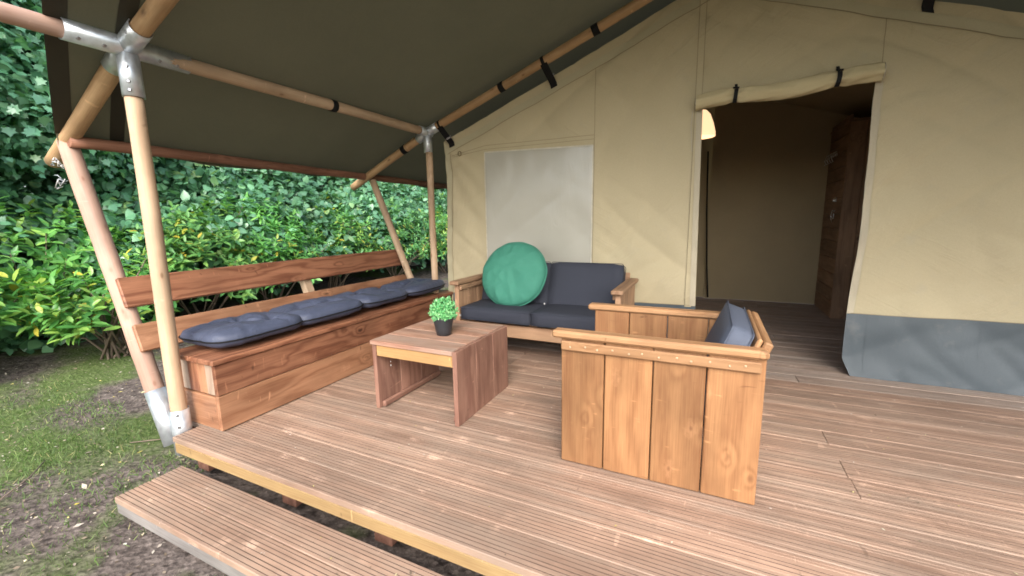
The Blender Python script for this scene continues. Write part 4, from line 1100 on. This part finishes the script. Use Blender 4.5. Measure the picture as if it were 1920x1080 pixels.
tree(-9.0, 3.9, 8.5, .20, 'ivy covered tree trunk seen between the two front posts',
     [(-8.6, 4.6, 3.7, 1.2, 1.3, .9), (-8.9, 5.6, 2.9, 1.1, 1.2, .7), (-9.2, 3.3, 4.6, 1.4, 1.5, 1.), (-9.2, 6.5, 3.9, 1.4, 1.4, .9)], ML_maple, ivy=2600)
tree(-9.4, 7.9, 9., .22, 'grey trunk behind the bench just left of centre under the purlin',
     [(-9.6, 8.9, 3.6, 1.3, 1.5, .9), (-9.0, 7.4, 3.9, 1.2, 1.4, .9), (-9.8, 10.6, 3.7, 1.4, 1.6, 1.)], ML_maple, bark=M_palebark, nclus=70)
tree(-8.0, 9.6, 9., .27, 'pale thick trunk behind the far leaning post',
     [(-8.6, 11.6, 3.8, 1.5, 1.5, 1.), (-7.6, 9.2, 4.6, 1.5, 1.6, 1.)], ML_maple, bark=M_palebark, nclus=60)
# far wood behind everything: leaf masses at some depth, dark inside
A = []
for i in range(26):
    a = i/25; y = -5+26*a; x = -12.2+1.0*math.sin(i*2.2)
    for z, rz in ((1.0, 1.6), (3.6, 1.7), (5.8, 1.5)):
        A.append(cloud((x-.2*z, y+.4*math.sin(z), z), (1.5, 1.4, rz), 60, 9, .26, 'ivy', .35, .7, i+z, -.9))
P_, D_, N_, S_ = cat(A)
tag(mobj('far_wood', leaves_me(P_, D_, N_, S_, R_.rand(len(P_))*.99, 'ivy'), ML_dark, None), 'dark mass of woodland filling the background', 'wood', None, 'stuff')
for i in range(14):
    y = -3+1.6*i+R_.uniform(-.4, .4); x = -10.7-R_.uniform(0, 1.4)
    h_ = 9; z0 = gh(x, y)-.1; rr = R_.uniform(.07, .13)
    root = thing('woodland_tree', (x, y, z0), 'slender dark tree trunk deep inside the wood', 'tree', 'dark trunks in the wood')
    tube('trunk', M_bark, root, [(x, y, z0), (x+.1, y+.1, z0+h_*.5), (x, y+.25, z0+h_)], rr, 8, radii=[rr*1.2, rr, rr*.6])
    P_, D_, N_, S_ = cloud((x, y, 6.3), (1.4, 1.4, 1.9), 60, 14, .2, 'ivy', .3, .3, i, -.9)
    mobj('crown', leaves_me(P_, D_, N_, S_, R_.rand(len(P_))*.99, 'ivy'), ML_dark, root)

# ------------------------------------------------------------------ grass and litter
def scatter(n, x0, x1, y0, y1, dens):
    x = R_.uniform(x0, x1, n); y = R_.uniform(y0, y1, n); k = np.array([dens(a, c) for a, c in zip(x, y)]); keep = R_.rand(n) < k
    x, y = x[keep], y[keep]; z = np.array([gh(a, c) for a, c in zip(x, y)]); return np.stack([x, y, z], 1)
def under_deck(x, y): return x > -2.62 and y > .84
def gd(x, y):
    if under_deck(x, y): return 0
    v = noise.noise(Vector((x*.75, y*.75, 5)))+.5*noise.noise(Vector((x*2.6, y*2.6, 8)))
    band = math.exp(-((y-(1.55+.05*x))/.5)**2) if x > -5.6 else .0
    edge = 1 if (-3.6 < x < -2.3 and .45 < y < 1.2) else 0
    d = max(0, v*1.3-.12)+.6*band*(v > -.2)+.22*edge
    if x < -5.3: d *= .25
    return min(1, d)
P_ = scatter(230000, -6.2, 3.0, -1.6, 3.6, gd)
n = len(P_); D = R_.normal(0, .55, (n, 3)); D[:, 2] = R_.uniform(.5, 1.3, n); Nn = R_.normal(0, 1, (n, 3)); Nn[:, 2] = .3
tag(mobj('grass', leaves_me(P_, D, Nn, R_.uniform(.018, .048, n), R_.rand(n)*.99, 'blade'), ML_grass, None), 'thin patches of short grass on the bare soil', 'grass', None, 'stuff')
P_ = scatter(15000, -6.4, 3.0, -1.6, 4.2, lambda x, y: 0 if under_deck(x, y) else .8)
n = len(P_); P_[:, 2] += .006; D = R_.normal(0, 1, (n, 3)); D[:, 2] *= .12; Nn = R_.normal(0, .3, (n, 3)); Nn[:, 2] = 1
tag(mobj('leaf_litter', leaves_me(P_, D, Nn, R_.uniform(.008, .026, n)*np.where(R_.rand(n) < .04, 1.8, 1), R_.rand(n)*.99, 'small'), ML_litter, None), 'fallen leaves and wood chips strewn over the soil', 'leaf litter', None, 'stuff')
TW = [(-3.35, .62, 2.3, .42, 'long pale twig lying on the soil left of the step corner'), (-3.45, 1.22, .5, .26, 'dry forked twig lying by the foot of the leaning post'), (-4.6, .55, 1.0, .3, 'thin twig on the grass near the left edge of the picture')]
for x, y, a, l, lb_ in TW:
    z = gh(x, y)+.012
    tag(tube('twig', M_stem, None, [(x, y, z), (x+.5*l*math.cos(a), y+.5*l*math.sin(a), z+.01), (x+l*math.cos(a+.15), y+l*math.sin(a+.15), z)], .004, 5), lb_, 'twig', 'dry twigs on the soil')

n = 260; P_ = np.stack([R_.uniform(-2.3, 3.0, n), R_.uniform(1.13, 3.4, n), np.full(n, .0035)], 1)
P2 = np.stack([R_.uniform(-2.5, 1.0, 70), R_.uniform(.83, 1.08, 70), np.full(70, -.1535)], 1); P_ = np.concatenate([P_, P2]); n = len(P_)
D = R_.normal(0, 1, (n, 3)); D[:, 2] *= .1; Nn = np.tile(np.array([[0, 0, 1.]]), (n, 1))+R_.normal(0, .15, (n, 3))
tag(mobj('deck_debris', leaves_me(P_, D, Nn, R_.uniform(.005, .014, n)*np.where(R_.rand(n) < .05, 1.8, 1), .6+.39*R_.rand(n), 'small'), ML_litter, None), 'tiny pale petals and specks fallen on the deck boards', 'debris', None, 'stuff')
